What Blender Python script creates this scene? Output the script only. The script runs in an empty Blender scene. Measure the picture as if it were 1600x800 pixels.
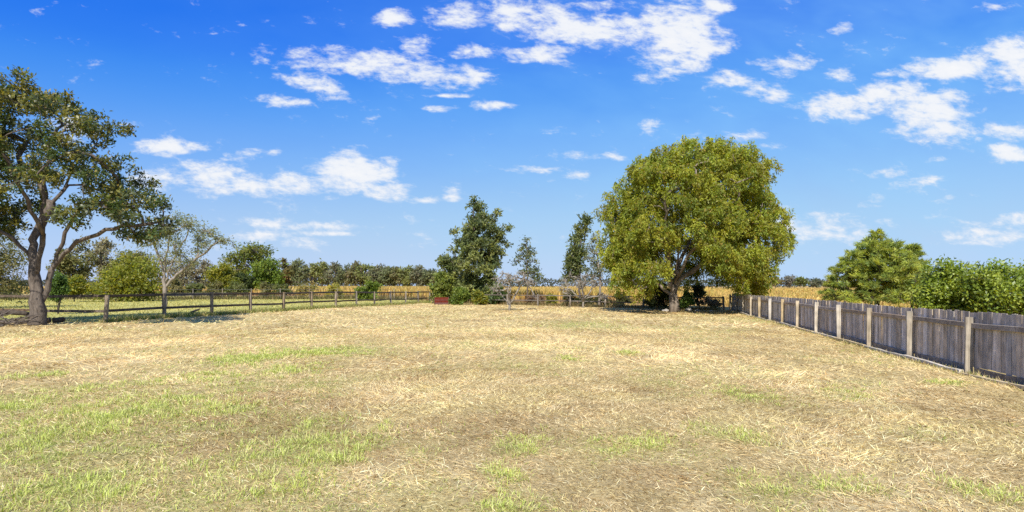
import bpy, math, random
import numpy as np
from mathutils import Vector, Matrix

random.seed(7)
RNG = np.random.default_rng(11)
scene = bpy.context.scene
COL = scene.collection
R = math.radians

# ------------------------------------------------------------------ camera
F, HZ, CAMH = 888.0, 446.5, 1.90          # focal length in photo pixels, horizon row, eye height
cam = bpy.data.cameras.new('camera')
cam.sensor_width = 36.0
cam.lens = F / 1600 * 36.0
cam.shift_y = (HZ - 400.0) / 1600.0
cam.clip_start = 0.05
cam.clip_end = 8000
camo = bpy.data.objects.new('camera', cam)
COL.objects.link(camo)
camo.location = (0, 0, CAMH)
camo.rotation_euler = (R(90), 0, 0)
scene.camera = camo

# ------------------------------------------------------------------ exposure
vs = scene.view_settings
vs.view_transform = 'Standard'
vs.look = 'None'
vs.gamma = 1.0
vs.exposure = 0.50
vs.use_curve_mapping = False

# ------------------------------------------------------------------ sun
SUN_EL, SUN_X = R(47), -0.20
sxy = Vector((SUN_X, -1.0)).normalized()
to_sun = Vector((sxy.x * math.cos(SUN_EL), sxy.y * math.cos(SUN_EL), math.sin(SUN_EL)))
sun = bpy.data.lights.new('sun', 'SUN')
sun.energy = 5.0
sun.angle = R(0.53)
sun.color = (1.0, 0.95, 0.86)
suno = bpy.data.objects.new('sun', sun)
COL.objects.link(suno)
suno.rotation_euler = to_sun.to_track_quat('Z', 'Y').to_euler()
suno.location = (0, -30, 60)

# ------------------------------------------------------------------ world: sky + clouds by direction
SKY_STRENGTH = 0.09
world = bpy.data.worlds.new('World')
scene.world = world
world.use_nodes = True
wt = world.node_tree
wt.nodes.clear()


def wn(t, **kw):
    n = wt.nodes.new(t)
    for k, v in kw.items():
        setattr(n, k, v)
    return n


def wl(a, b):
    wt.links.new(a, b)


def wmath(op, a, b=None, c=None, clamp=False):
    n = wn('ShaderNodeMath', operation=op, use_clamp=clamp)
    for i, v in enumerate((a, b, c)):
        if v is None:
            continue
        if isinstance(v, (int, float)):
            n.inputs[i].default_value = v
        else:
            wl(v, n.inputs[i])
    return n.outputs[0]


sky = wn('ShaderNodeTexSky', sky_type='NISHITA')
sky.sun_disc = False
sky.sun_elevation = SUN_EL
sky.sun_rotation = math.pi + math.atan2(-sxy.x, -sxy.y)
sky.altitude = 30
sky.air_density = 1.0
sky.dust_density = 0.1
sky.ozone_density = 4.0
# camera-like tone response of the sky colour, the same for every direction
srgb = wn('ShaderNodeSeparateColor')
wl(sky.outputs[0], srgb.inputs[0])
crgb = wn('ShaderNodeCombineColor')
TONE = [[(0, 0), (.10, .008), (.128, .022), (.147, .044), (.216, .145), (.374, .30), (.607, .385), (1, .43)],
        [(0, 0), (.20, .135), (.226, .162), (.26, .22), (.369, .34), (.586, .47), (.807, .515), (1, .53)],
        [(0, 0), (.2, .40), (.38, .67), (.47, .71), (.60, .73), (.80, .70), (1, .68)]]
for i, pts in enumerate(TONE):
    fcv = wn('ShaderNodeFloatCurve')
    cv = fcv.mapping.curves[0]
    cv.points[0].location = pts[0]
    cv.points[1].location = pts[-1]
    for q in pts[1:-1]:
        cv.points.new(*q)
    fcv.mapping.update()
    wl(wmath('MULTIPLY', srgb.outputs[i], 0.1), fcv.inputs['Value'])
    wl(wmath('MULTIPLY', fcv.outputs[0], 10.0), crgb.inputs[i])

tc = wn('ShaderNodeTexCoord')
sep = wn('ShaderNodeSeparateXYZ')
wl(tc.outputs['Generated'], sep.inputs[0])
ysafe = wmath('MAXIMUM', sep.outputs[1], 0.05)
U = wmath('DIVIDE', sep.outputs[0], ysafe)
V = wmath('DIVIDE', sep.outputs[2], ysafe)
comb = wn('ShaderNodeCombineXYZ')
wl(U, comb.inputs[0])
wl(V, comb.inputs[1])
UV = comb.outputs[0]

# cloud banks: azimuth/elevation tangents, half sizes, tilt, strength (photo pixels are only the unit)
CLOUDS = [
    (600, 103, 195, 26, -4, .98), (720, 118, 75, 16, 0, .80), (490, 130, 62, 20, -12, .92), (436, 158, 58, 11, -2, .86),
    (616, 26, 38, 14, 6, .70), (655, 70, 40, 18, 0, .74), (735, 80, 50, 15, 8, .82), (845, 85, 75, 17, 4, .9),
    (770, 165, 36, 10, 3, .84), (683, 171, 30, 6, 2, .66), (705, 150, 45, 4, 0, .6), (720, 20, 60, 25, 0, .66), (800, 18, 60, 40, 0, .86),
    (870, 40, 90, 32, 0, .98), (960, 45, 100, 30, -5, .95), (1060, 60, 90, 48, -8, 1.12), (1085, 92, 45, 26, -10, .95), (940, 10, 70, 14, 0, .78),
    (1120, 12, 32, 15, 5, .95), (1010, 110, 45, 20, -20, .56), (1140, 125, 50, 15, -12, .72), (1190, 142, 55, 16, -10, .62), (1230, 100, 60, 22, 0, .56),
    (1315, 46, 24, 9, 0, .66), (1315, 115, 32, 12, 0, .76), (1310, 165, 75, 22, 6, .80), (1390, 150, 90, 26, 12, .98), (1460, 185, 75, 48, -10, 1.1),
    (1420, 112, 60, 14, 5, .70), (1500, 105, 90, 20, 10, .92), (1590, 95, 70, 42, 15, 1.08), (1570, 205, 60, 14, -8, .72), (1580, 240, 60, 14, -6, .84),
    (1170, 212, 70, 10, 3, .56), (1195, 228, 60, 7, 2, .55), (1010, 195, 22, 16, 0, .5), (1385, 270, 32, 9, 4, .72), (1450, 282, 40, 8, 0, .5), (1365, 316, 28, 11, 6, .70),
    (1290, 355, 110, 30, 0, .62), (1295, 340, 30, 18, 0, .5), (1540, 365, 90, 22, 6, .62), (1580, 345, 50, 14, 0, .5), (1555, 10, 55, 12, 0, .58),
    (940, 243, 65, 8, -1, .6), (830, 265, 70, 7, 0, .5), (900, 273, 26, 7, 0, .56),
    (250, 283, 70, 24, 12, .92), (340, 272, 95, 24, -3, .98), (450, 292, 110, 24, -2, .86), (560, 272, 80, 36, 2, 1.12), (600, 295, 60, 24, 0, .8), (395, 290, 180, 16, 3, .7),
    (265, 228, 75, 13, -2, .76), (385, 243, 50, 11, 8, .74), (430, 236, 26, 7, 10, .6), (705, 302, 26, 14, 35, .8), (670, 313, 40, 8, 2, .72),
    (380, 370, 75, 13, 2, .6), (420, 350, 170, 10, -3, .5), (480, 378, 60, 10, 0, .5), (520, 365, 100, 6, 0, .45), (120, 205, 60, 26, 0, .7), (205, 195, 26, 7, 0, .5),
]
# nodes near the horizon and behind the camera keep a light general scatter
env = None
for (px, py, rx, ry, rot, st) in CLOUDS:
    mp = wn('ShaderNodeMapping', vector_type='TEXTURE')
    mp.inputs['Location'].default_value = ((px - 800) / F, (HZ - py) / F, 0)
    mp.inputs['Rotation'].default_value = (0, 0, R(rot))
    mp.inputs['Scale'].default_value = (rx / F * 1.3, ry / F * 1.5, 1)
    wl(UV, mp.inputs[0])
    ln = wn('ShaderNodeVectorMath', operation='LENGTH')
    wl(mp.outputs[0], ln.inputs[0])
    mr = wn('ShaderNodeMapRange', interpolation_type='SMOOTHSTEP')
    mr.inputs['From Min'].default_value = 1.25
    mr.inputs['From Max'].default_value = 0.0
    mr.inputs['To Min'].default_value = 0
    mr.inputs['To Max'].default_value = .33 + .70 * st
    wl(ln.outputs['Value'], mr.inputs['Value'])
    env = mr.outputs[0] if env is None else wmath('SMOOTH_MAX', env, mr.outputs[0], 0.12)
# away from the photographed banks: general scatter in the same style
front = wmath('MULTIPLY', wmath('SUBTRACT', sep.outputs[1], 0.28), 6.0, clamp=True)
gen = wn('ShaderNodeTexNoise')
gen.inputs['Scale'].default_value = 3.0
gen.inputs['Detail'].default_value = 2
wl(tc.outputs['Generated'], gen.inputs['Vector'])
genv = wmath('MULTIPLY', wmath('SUBTRACT', gen.outputs[0], 0.42), 2.6, clamp=True)
envf = wmath('ADD', wmath('MULTIPLY', env, front), wmath('MULTIPLY', genv, wmath('SUBTRACT', 1.0, front)))

# turbulence on a stretched, wind-sheared direction
nvec = wn('ShaderNodeCombineXYZ')
wl(wmath('ADD', U, wmath('MULTIPLY', V, 0.5)), nvec.inputs[0])
wl(wmath('MULTIPLY', V, 2.0), nvec.inputs[1])
wl(wmath('MULTIPLY', sep.outputs[1], 0.6), nvec.inputs[2])


def wnoise(scale, detail, rough, dist, vec):
    n = wn('ShaderNodeTexNoise')
    n.inputs['Scale'].default_value = scale
    n.inputs['Detail'].default_value = detail
    n.inputs['Roughness'].default_value = rough
    n.inputs['Distortion'].default_value = dist
    wl(vec, n.inputs['Vector'])
    return wmath('SUBTRACT', n.outputs[0], 0.5)


t1 = wnoise(7.0, 3, .55, .2, nvec.outputs[0])
t2 = wnoise(21.0, 8, .62, .25, nvec.outputs[0])
mpw = wn('ShaderNodeMapping')
mpw.inputs['Scale'].default_value = (.7, 1.25, 1)
wl(nvec.outputs[0], mpw.inputs[0])
t3 = wnoise(24.0, 6, .6, .4, mpw.outputs[0])
turb = wmath('ADD', wmath('ADD', wmath('MULTIPLY', t1, 1.3), wmath('MULTIPLY', t2, 2.7)), wmath('ADD', wmath('MULTIPLY', t3, 1.1), wmath('MULTIPLY', wnoise(58.0, 5, .65, .2, nvec.outputs[0]), 1.0)))
dens = wmath('ADD', wmath('SUBTRACT', wmath('MULTIPLY', envf, 1.38), 0.53), turb)
alpha = wn('ShaderNodeMapRange', interpolation_type='SMOOTHSTEP')
alpha.inputs['From Min'].default_value = -0.10
alpha.inputs['From Max'].default_value = 0.95
alpha.inputs['To Max'].default_value = 0.97
wl(dens, alpha.inputs['Value'])
# no cloud below the horizon
above = wmath('MULTIPLY', sep.outputs[2], 40.0, clamp=True)
veil = wn('ShaderNodeMapRange', interpolation_type='SMOOTHSTEP')       # thin high haze thickening to one side
veil.inputs['From Min'].default_value = -0.75
veil.inputs['From Max'].default_value = 0.55
veil.inputs['To Max'].default_value = 0.25
wl(sep.outputs[0], veil.inputs['Value'])
veilf = wmath('MULTIPLY', veil.outputs[0], wmath('ADD', wmath('MULTIPLY', t1, 1.6), 1.0), clamp=True)
afac = wmath('MULTIPLY', alpha.outputs[0], above)
vmix = wn('ShaderNodeMix', data_type='RGBA')
vmix.inputs['B'].default_value = (2.7, 5.6, 8.2, 1)
wl(veilf, vmix.inputs['Factor'])
wl(crgb.outputs[0], vmix.inputs['A'])
thick = wn('ShaderNodeMapRange')
thick.inputs['From Min'].default_value = 0.3
thick.inputs['From Max'].default_value = 1.5
wl(dens, thick.inputs['Value'])
ccol = wn('ShaderNodeMix', data_type='RGBA')
ccol.inputs['A'].default_value = (6.5, 6.85, 7.45, 1)
ccol.inputs['B'].default_value = (7.5, 7.55, 7.65, 1)
wl(thick.outputs[0], ccol.inputs['Factor'])
mixc = wn('ShaderNodeMix', data_type='RGBA')
wl(afac, mixc.inputs['Factor'])
wl(vmix.outputs['Result'], mixc.inputs['A'])
wl(ccol.outputs['Result'], mixc.inputs['B'])
bg = wn('ShaderNodeBackground')
bg.inputs['Strength'].default_value = SKY_STRENGTH
wl(mixc.outputs['Result'], bg.inputs['Color'])
wo = wn('ShaderNodeOutputWorld')
wl(bg.outputs[0], wo.inputs['Surface'])
try:
    world.cycles.sampling_method = 'MANUAL'
    world.cycles.sample_map_resolution = 512
except Exception:
    pass
scene.cycles.max_bounces = 6
scene.cycles.diffuse_bounces = 3
scene.cycles.transmission_bounces = 4
scene.cycles.transparent_max_bounces = 4
scene.cycles.use_denoising = False


# ------------------------------------------------------------------ small helpers
def X(px, D):
    return (px - 800.0) / F * D


def Z(py, D):
    return CAMH - (py - HZ) * D / F


def sstep(a, b, x):
    t = np.clip((x - a) / (b - a), 0, 1)
    return t * t * (3 - 2 * t)


_H = np.random.default_rng(99).random((256, 256))


def vnoise(x, y):
    xi = np.floor(x).astype(int)
    yi = np.floor(y).astype(int)
    fx = x - xi
    fy = y - yi
    fx = fx * fx * (3 - 2 * fx)
    fy = fy * fy * (3 - 2 * fy)
    a = _H[xi & 255, yi & 255]
    b = _H[(xi + 1) & 255, yi & 255]
    c = _H[xi & 255, (yi + 1) & 255]
    d = _H[(xi + 1) & 255, (yi + 1) & 255]
    return (a * (1 - fx) + b * fx) * (1 - fy) + (c * (1 - fx) + d * fx) * fy


def fbm(x, y, o=4, rough=.5):
    s = 0
    a = 1.0
    t = 0
    for i in range(o):
        s = s + a * vnoise(x * 2 ** i + 17.3 * i, y * 2 ** i + 5.1 * i)
        t += a
        a *= rough
    return s / t


def ground_z(x, y):
    x = np.asarray(x, float)
    y = np.asarray(y, float)
    r = np.hypot(x, y)
    rise = 0.25 * sstep(-7, -17, x) * sstep(6, 22, y)
    bump = (fbm(x / 3.1, y / 3.1, 4, .55) - .5) * 0.16 * sstep(2, 5, r) * sstep(300, 80, r)
    fine = (fbm(x / .42 + 7, y / .42, 3, .6) - .5) * .055 * sstep(1.5, 4, r) * sstep(34, 12, r)
    return rise + bump * .55 + fine


def link(o):
    COL.objects.link(o)
    return o


def tag(o, label=None, cat=None, group=None, kind=None):
    if label:
        o['label'] = label
    if cat:
        o['category'] = cat
    if group:
        o['group'] = group
    if kind:
        o['kind'] = kind
    return o


def empty(name, loc=(0, 0, 0), rz=0.0):
    o = bpy.data.objects.new(name, None)
    o.empty_display_size = .2
    o.location = loc
    o.rotation_euler = (0, 0, rz)
    return link(o)


def mesh_np(name, verts, polys, cols=None, smooth=False):
    """polys: list of int arrays of shape (n, k)."""
    me = bpy.data.meshes.new(name)
    verts = np.ascontiguousarray(verts, np.float32)
    polys = [np.asarray(p, np.int32) for p in polys if len(p)]
    me.vertices.add(len(verts))
    me.vertices.foreach_set('co', verts.ravel())
    nl = sum(p.size for p in polys)
    npoly = sum(len(p) for p in polys)
    me.loops.add(nl)
    me.loops.foreach_set('vertex_index', np.concatenate([p.ravel() for p in polys]))
    me.polygons.add(npoly)
    sizes = np.concatenate([np.full(len(p), p.shape[1], np.int32) for p in polys])
    starts = np.concatenate([[0], np.cumsum(sizes)[:-1]]).astype(np.int32)
    me.polygons.foreach_set('loop_start', starts)
    me.polygons.foreach_set('loop_total', sizes)
    if smooth:
        me.polygons.foreach_set('use_smooth', np.ones(npoly, bool))
    if cols is not None:
        at = me.attributes.new('col', 'FLOAT_COLOR', 'POINT')
        c4 = np.ones((len(verts), 4), np.float32)
        c4[:, :3] = np.clip(cols, 0, 1)
        at.data.foreach_set('color', c4.ravel())
    me.update(calc_edges=True)
    return me


def obj(name, me, mat, parent=None):
    o = bpy.data.objects.new(name, me)
    if mat is not None and not me.materials:
        me.materials.append(mat)
    if parent is not None:
        o.parent = parent
    return link(o)


def unit(v):
    return v / np.maximum(np.linalg.norm(v, axis=-1, keepdims=True), 1e-9)


# ------------------------------------------------------------------ materials
def mat_new(name):
    m = bpy.data.materials.new(name)
    m.use_nodes = True
    nt = m.node_tree
    nt.nodes.clear()
    out = nt.nodes.new('ShaderNodeOutputMaterial')
    return m, nt, out


def leaf_material(name, transl=.3, rough=.5, spec=.25):
    m, nt, out = mat_new(name)
    at = nt.nodes.new('ShaderNodeAttribute')
    at.attribute_name = 'col'
    p = nt.nodes.new('ShaderNodeBsdfPrincipled')
    p.inputs['Roughness'].default_value = rough
    p.inputs['Specular IOR Level'].default_value = spec
    nt.links.new(at.outputs['Color'], p.inputs['Base Color'])
    tr = nt.nodes.new('ShaderNodeBsdfTranslucent')
    hs = nt.nodes.new('ShaderNodeHueSaturation')
    hs.inputs['Hue'].default_value = .485
    hs.inputs['Saturation'].default_value = 1.15
    hs.inputs['Value'].default_value = 1.5
    nt.links.new(at.outputs['Color'], hs.inputs['Color'])
    nt.links.new(hs.outputs[0], tr.inputs['Color'])
    mx = nt.nodes.new('ShaderNodeMixShader')
    mx.inputs[0].default_value = transl
    nt.links.new(p.outputs[0], mx.inputs[1])
    nt.links.new(tr.outputs[0], mx.inputs[2])
    nt.links.new(mx.outputs[0], out.inputs[0])
    return m


def bark_material(name, c1, c2, scale=6.0, stretch=.25):
    m, nt, out = mat_new(name)
    tcn = nt.nodes.new('ShaderNodeTexCoord')
    mp = nt.nodes.new('ShaderNodeMapping')
    mp.inputs['Scale'].default_value = (1, 1, stretch)
    nt.links.new(tcn.outputs['Object'], mp.inputs[0])
    n = nt.nodes.new('ShaderNodeTexNoise')
    n.inputs['Scale'].default_value = scale
    n.inputs['Detail'].default_value = 7
    n.inputs['Roughness'].default_value = .7
    nt.links.new(mp.outputs[0], n.inputs['Vector'])
    cr = nt.nodes.new('ShaderNodeValToRGB')
    cr.color_ramp.elements[0].position = .32
    cr.color_ramp.elements[1].position = .68
    cr.color_ramp.elements[0].color = (*c1, 1)
    cr.color_ramp.elements[1].color = (*c2, 1)
    nt.links.new(n.outputs[0], cr.inputs[0])
    p = nt.nodes.new('ShaderNodeBsdfPrincipled')
    p.inputs['Roughness'].default_value = .9
    p.inputs['Specular IOR Level'].default_value = .15
    nt.links.new(cr.outputs[0], p.inputs['Base Color'])
    b = nt.nodes.new('ShaderNodeBump')
    b.inputs['Strength'].default_value = .7
    b.inputs['Distance'].default_value = .04
    nt.links.new(n.outputs[0], b.inputs['Height'])
    nt.links.new(b.outputs[0], p.inputs['Normal'])
    nt.links.new(p.outputs[0], out.inputs[0])
    return m


def wood_material(name, c1, c2, var=.35, grain=(26, 26, 1.4), lichen=0.0, knots=0.0):
    """weathered timber: grain along local Z, tone changes from board to board"""
    m, nt, out = mat_new(name)
    L = nt.links.new
    tcn = nt.nodes.new('ShaderNodeTexCoord')
    oi = nt.nodes.new('ShaderNodeObjectInfo')
    off = nt.nodes.new('ShaderNodeVectorMath')
    off.operation = 'SCALE'
    off.inputs['Scale'].default_value = 37.0
    cmb = nt.nodes.new('ShaderNodeCombineXYZ')
    for i in range(3):
        L(oi.outputs['Random'], cmb.inputs[i])
    L(cmb.outputs[0], off.inputs[0])
    add = nt.nodes.new('ShaderNodeVectorMath')
    L(tcn.outputs['Object'], add.inputs[0])
    L(off.outputs[0], add.inputs[1])
    mp = nt.nodes.new('ShaderNodeMapping')
    mp.inputs['Scale'].default_value = grain
    L(add.outputs[0], mp.inputs[0])
    n = nt.nodes.new('ShaderNodeTexNoise')
    n.inputs['Scale'].default_value = 1.0
    n.inputs['Detail'].default_value = 6
    n.inputs['Roughness'].default_value = .65
    n.inputs['Distortion'].default_value = .5
    L(mp.outputs[0], n.inputs['Vector'])
    cr = nt.nodes.new('ShaderNodeValToRGB')
    cr.color_ramp.elements[0].position = .34
    cr.color_ramp.elements[1].position = .66
    cr.color_ramp.elements[0].color = (*c1, 1)
    cr.color_ramp.elements[1].color = (*c2, 1)
    L(n.outputs[0], cr.inputs[0])
    big = nt.nodes.new('ShaderNodeTexNoise')
    big.inputs['Scale'].default_value = 3.5
    big.inputs['Detail'].default_value = 4
    L(add.outputs[0], big.inputs['Vector'])
    v1 = nt.nodes.new('ShaderNodeMapRange')
    v1.inputs['To Min'].default_value = 1 - var
    v1.inputs['To Max'].default_value = 1 + var
    L(oi.outputs['Random'], v1.inputs['Value'])
    v2 = nt.nodes.new('ShaderNodeMapRange')
    v2.inputs['From Min'].default_value = .3
    v2.inputs['From Max'].default_value = .7
    v2.inputs['To Min'].default_value = .72
    v2.inputs['To Max'].default_value = 1.22
    L(big.outputs[0], v2.inputs['Value'])
    mm = nt.nodes.new('ShaderNodeMath')
    mm.operation = 'MULTIPLY'
    L(v1.outputs[0], mm.inputs[0])
    L(v2.outputs[0], mm.inputs[1])
    hs = nt.nodes.new('ShaderNodeHueSaturation')
    L(cr.outputs[0], hs.inputs['Color'])
    L(mm.outputs[0], hs.inputs['Value'])
    sat = nt.nodes.new('ShaderNodeMapRange')
    sat.inputs['To Min'].default_value = .6
    sat.inputs['To Max'].default_value = 1.4
    mo = nt.nodes.new('ShaderNodeMath')
    mo.operation = 'FRACT'
    mu = nt.nodes.new('ShaderNodeMath')
    mu.operation = 'MULTIPLY'
    mu.inputs[1].default_value = 7.31
    L(oi.outputs['Random'], mu.inputs[0])
    L(mu.outputs[0], mo.inputs[0])
    L(mo.outputs[0], sat.inputs['Value'])
    L(sat.outputs[0], hs.inputs['Saturation'])
    last = hs.outputs[0]
    if lichen > 0:
        ln = nt.nodes.new('ShaderNodeTexNoise')
        ln.inputs['Scale'].default_value = 9
        ln.inputs['Detail'].default_value = 6
        L(add.outputs[0], ln.inputs['Vector'])
        lr = nt.nodes.new('ShaderNodeMapRange')
        lr.inputs['From Min'].default_value = .52
        lr.inputs['From Max'].default_value = .68
        lr.inputs['To Max'].default_value = lichen
        L(ln.outputs[0], lr.inputs['Value'])
        mx = nt.nodes.new('ShaderNodeMix')
        mx.data_type = 'RGBA'
        mx.inputs['B'].default_value = (.36, .35, .27, 1)
        L(lr.outputs[0], mx.inputs['Factor'])
        L(last, mx.inputs['A'])
        last = mx.outputs['Result']
    if knots > 0:
        vo = nt.nodes.new('ShaderNodeTexVoronoi')
        vo.inputs['Scale'].default_value = 3.2
        L(add.outputs[0], vo.inputs['Vector'])
        kr = nt.nodes.new('ShaderNodeMapRange')
        kr.inputs['From Min'].default_value = .10
        kr.inputs['From Max'].default_value = .05
        kr.inputs['To Max'].default_value = knots
        L(vo.outputs['Distance'], kr.inputs['Value'])
        mx2 = nt.nodes.new('ShaderNodeMix')
        mx2.data_type = 'RGBA'
        mx2.inputs['B'].default_value = (.03, .025, .02, 1)
        L(kr.outputs[0], mx2.inputs['Factor'])
        L(last, mx2.inputs['A'])
        last = mx2.outputs['Result']
    p = nt.nodes.new('ShaderNodeBsdfPrincipled')
    p.inputs['Roughness'].default_value = .85
    p.inputs['Specular IOR Level'].default_value = .2
    L(last, p.inputs['Base Color'])
    b = nt.nodes.new('ShaderNodeBump')
    b.inputs['Strength'].default_value = .6
    b.inputs['Distance'].default_value = .006
    L(n.outputs[0], b.inputs['Height'])
    L(b.outputs[0], p.inputs['Normal'])
    L(p.outputs[0], out.inputs[0])
    return m


def plain_material(name, c, rough=.6, scale=8.0, amount=.25, metallic=0.0):
    m, nt, out = mat_new(name)
    tcn = nt.nodes.new('ShaderNodeTexCoord')
    n = nt.nodes.new('ShaderNodeTexNoise')
    n.inputs['Scale'].default_value = scale
    n.inputs['Detail'].default_value = 6
    nt.links.new(tcn.outputs['Object'], n.inputs['Vector'])
    cr = nt.nodes.new('ShaderNodeValToRGB')
    cr.color_ramp.elements[0].position = .3
    cr.color_ramp.elements[1].position = .7
    cr.color_ramp.elements[0].color = (*[v * (1 - amount) for v in c], 1)
    cr.color_ramp.elements[1].color = (*[min(1, v * (1 + amount)) for v in c], 1)
    nt.links.new(n.outputs[0], cr.inputs[0])
    p = nt.nodes.new('ShaderNodeBsdfPrincipled')
    p.inputs['Roughness'].default_value = rough
    p.inputs['Metallic'].default_value = metallic
    nt.links.new(cr.outputs[0], p.inputs['Base Color'])
    nt.links.new(p.outputs[0], out.inputs[0])
    return m


M_LEAF = leaf_material('leaf', .48, .5, .3)
M_LEAF_GLOSS = leaf_material('glossy leaf', .38, .42, .4)
M_FAR = leaf_material('distant leaf', .38, .7, .1)
M_GRASS = leaf_material('dry grass', .25, .7, .15)
M_BARK_GREY = bark_material('grey brown bark', (.045, .034, .027), (.20, .165, .135), 9)
M_BARK_PALE = bark_material('pale smooth bark', (.14, .115, .092), (.33, .28, .23), 5)
M_BARK_TAN = bark_material('tan bark', (.10, .078, .06), (.30, .25, .20), 5)
M_BARK_DARK = bark_material('dark bark', (.035, .028, .022), (.12, .095, .075), 6)
M_BARK_TWIG = bark_material('lichen grey twigs', (.16, .14, .115), (.35, .31, .255), 9)

# ------------------------------------------------------------------ ground layout (world metres)
def patch(px, py, rx, ry, s):
    """an ellipse lying on the ground: centre and half sizes in metres"""
    D = CAMH * F / (py - HZ)
    return (X(px, D), D, rx * D / F, max(.15, ry * D * D / (CAMH * F)), s)


GREEN = [patch(*a) for a in [
    (50, 690, 150, 66, 1.0), (90, 770, 150, 44, .95), (210, 640, 100, 30, .75), (385, 562, 45, 10, .9), (540, 547, 62, 9, 1.0), (470, 552, 70, 7, .6),
    (370, 638, 42, 13, .7), (490, 690, 90, 28, .7), (400, 730, 95, 34, .6), (525, 715, 42, 24, .7), (440, 775, 120, 30, .65), (905, 508, 60, 6, 1.0), (960, 512, 40, 5, .6),
    (730, 540, 18, 4, .7), (890, 560, 16, 4, .5), (980, 552, 18, 4, .5), (820, 695, 28, 15, .85), (780, 740, 22, 15, .6), (785, 790, 34, 15, .6), (970, 700, 62, 15, .55),
    (1180, 618, 52, 11, .75), (1040, 600, 44, 18, .45), (1150, 680, 54, 16, .55), (1010, 692, 30, 14, .6), (1210, 770, 64, 22, .6), (1310, 762, 55, 20, .5), (1535, 770, 45, 16, .6),
    (1320, 612, 32, 9, .5), (690, 575, 30, 6, .45), (60, 590, 30, 6, .5), (160, 607, 60, 10, .5), (470, 578, 60, 8, .5), (620, 510, 60, 4, .4), (1440, 670, 50, 12, .35), (1270, 560, 60, 6, .4), (1100, 520, 60, 5, .4), (1480, 600, 30, 5, .5), (1360, 565, 40, 5, .45),
    (250, 510, 140, 4, .45), (640, 490, 90, 3, .4), (1180, 500, 40, 4, .6), (330, 590, 50, 9, .5), (10, 640, 60, 20, .7)]]
PALE = [patch(*a) for a in [
    (640, 622, 75, 14, 1), (640, 745, 130, 30, .9), (1300, 700, 90, 40, .9), (300, 600, 70, 14, .5), (120, 570, 130, 14, .8), (60, 545, 130, 16, .6), (1400, 790, 160, 40, .7), (900, 540, 180, 10, .6),
    (1230, 590, 70, 12, .7), (1420, 620, 80, 20, .6), (330, 540, 90, 10, .5), (1020, 570, 90, 9, .5), (760, 520, 120, 7, .5)]]
BROWN = [patch(*a) for a in [
    (330, 665, 120, 22, .9), (430, 625, 110, 18, .9), (690, 585, 110, 14, .6), (590, 690, 60, 18, .6), (900, 640, 90, 22, .6), (1010, 745, 110, 26, .7), (640, 560, 70, 9, .7), (1000, 610, 60, 10, .5), (720, 700, 70, 30, .5), (1100, 640, 60, 10, .4), (870, 760, 80, 25, .5),
    (1050, 488, 110, 6, .9)]]


def mask(P, x, y, seed):
    wx = x + (fbm(x / .9 + seed, y / .9, 3) - .5) * .9
    wy = y + (fbm(x / .9, y / .9 + seed + 40, 3) - .5) * .9 * np.maximum(1, y / 9)
    m = np.zeros_like(x)
    for (cx, cy, rx, ry, s) in P:
        d2 = ((wx - cx) / rx) ** 2 + ((wy - cy) / ry) ** 2
        m = np.maximum(m, s * np.exp(-.9 * d2))
    return m


# fence lines: right paling fence and left post-and-rail fence
RF0 = np.array([9.86, 12.18])
RFD = np.array([.574, 2.60])                  # one bay
LF0 = np.array([-18.38, 25.7])
LFD = np.array([.781, 3.07])
rdir = RFD / np.linalg.norm(RFD)
ldir = LFD / np.linalg.norm(LFD)
RF_END = RF0 + RFD * 12
LF_END = LF0 + LFD * 12


def side_right(x, y):      # metres beyond the paling fence
    return (x - RF0[0]) * rdir[1] - (y - RF0[1]) * rdir[0]


def side_left(x, y):       # metres beyond the post and rail fence (left of it)
    a = -((x - LF0[0]) * ldir[1] - (y - LF0[1]) * ldir[0])
    return np.where(x < LF0[0], np.minimum(a, y - LF0[1] - .0 * x), a)


def back_line(x):
    return LF_END[1] + (x - LF_END[0]) * (RF_END[1] - LF_END[1]) / (RF_END[0] - LF_END[0])


STRAW = np.array([[.71, .578, .315], [.61, .477, .23], [.79, .685, .425], [.48, .36, .165], [.69, .558, .27]])
GREENS = np.array([[.33, .39, .08], [.43, .48, .12], [.53, .54, .21], [.22, .28, .055]])


def zones(x, y):
    g = mask(GREEN, x, y, 3.0)
    lo = sstep(.45, .70, fbm(x / 1.7 + 9, y / 2.2, 4, .6)) * .55
    lowleft = sstep(1.5, -4.5, x) * sstep(14, 7, y) * .45
    g = np.clip(np.maximum(g, lo * (.6 + lowleft)) + lowleft * sstep(.4, .7, fbm(x / .7, y / .7 + 3, 3)), 0, 1)
    p = np.clip(mask(PALE, x, y, 21.0) + .7 * sstep(.48, .74, fbm(x / 1.9 + 31, y / 3 + 7, 4, .6)), 0, 1)
    b = np.clip(mask(BROWN, x, y, 55.0) + .65 * sstep(.47, .72, fbm(x / 1.5 + 71, y / 2.6 + 17, 4, .6)), 0, 1)
    return g, p, b


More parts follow.
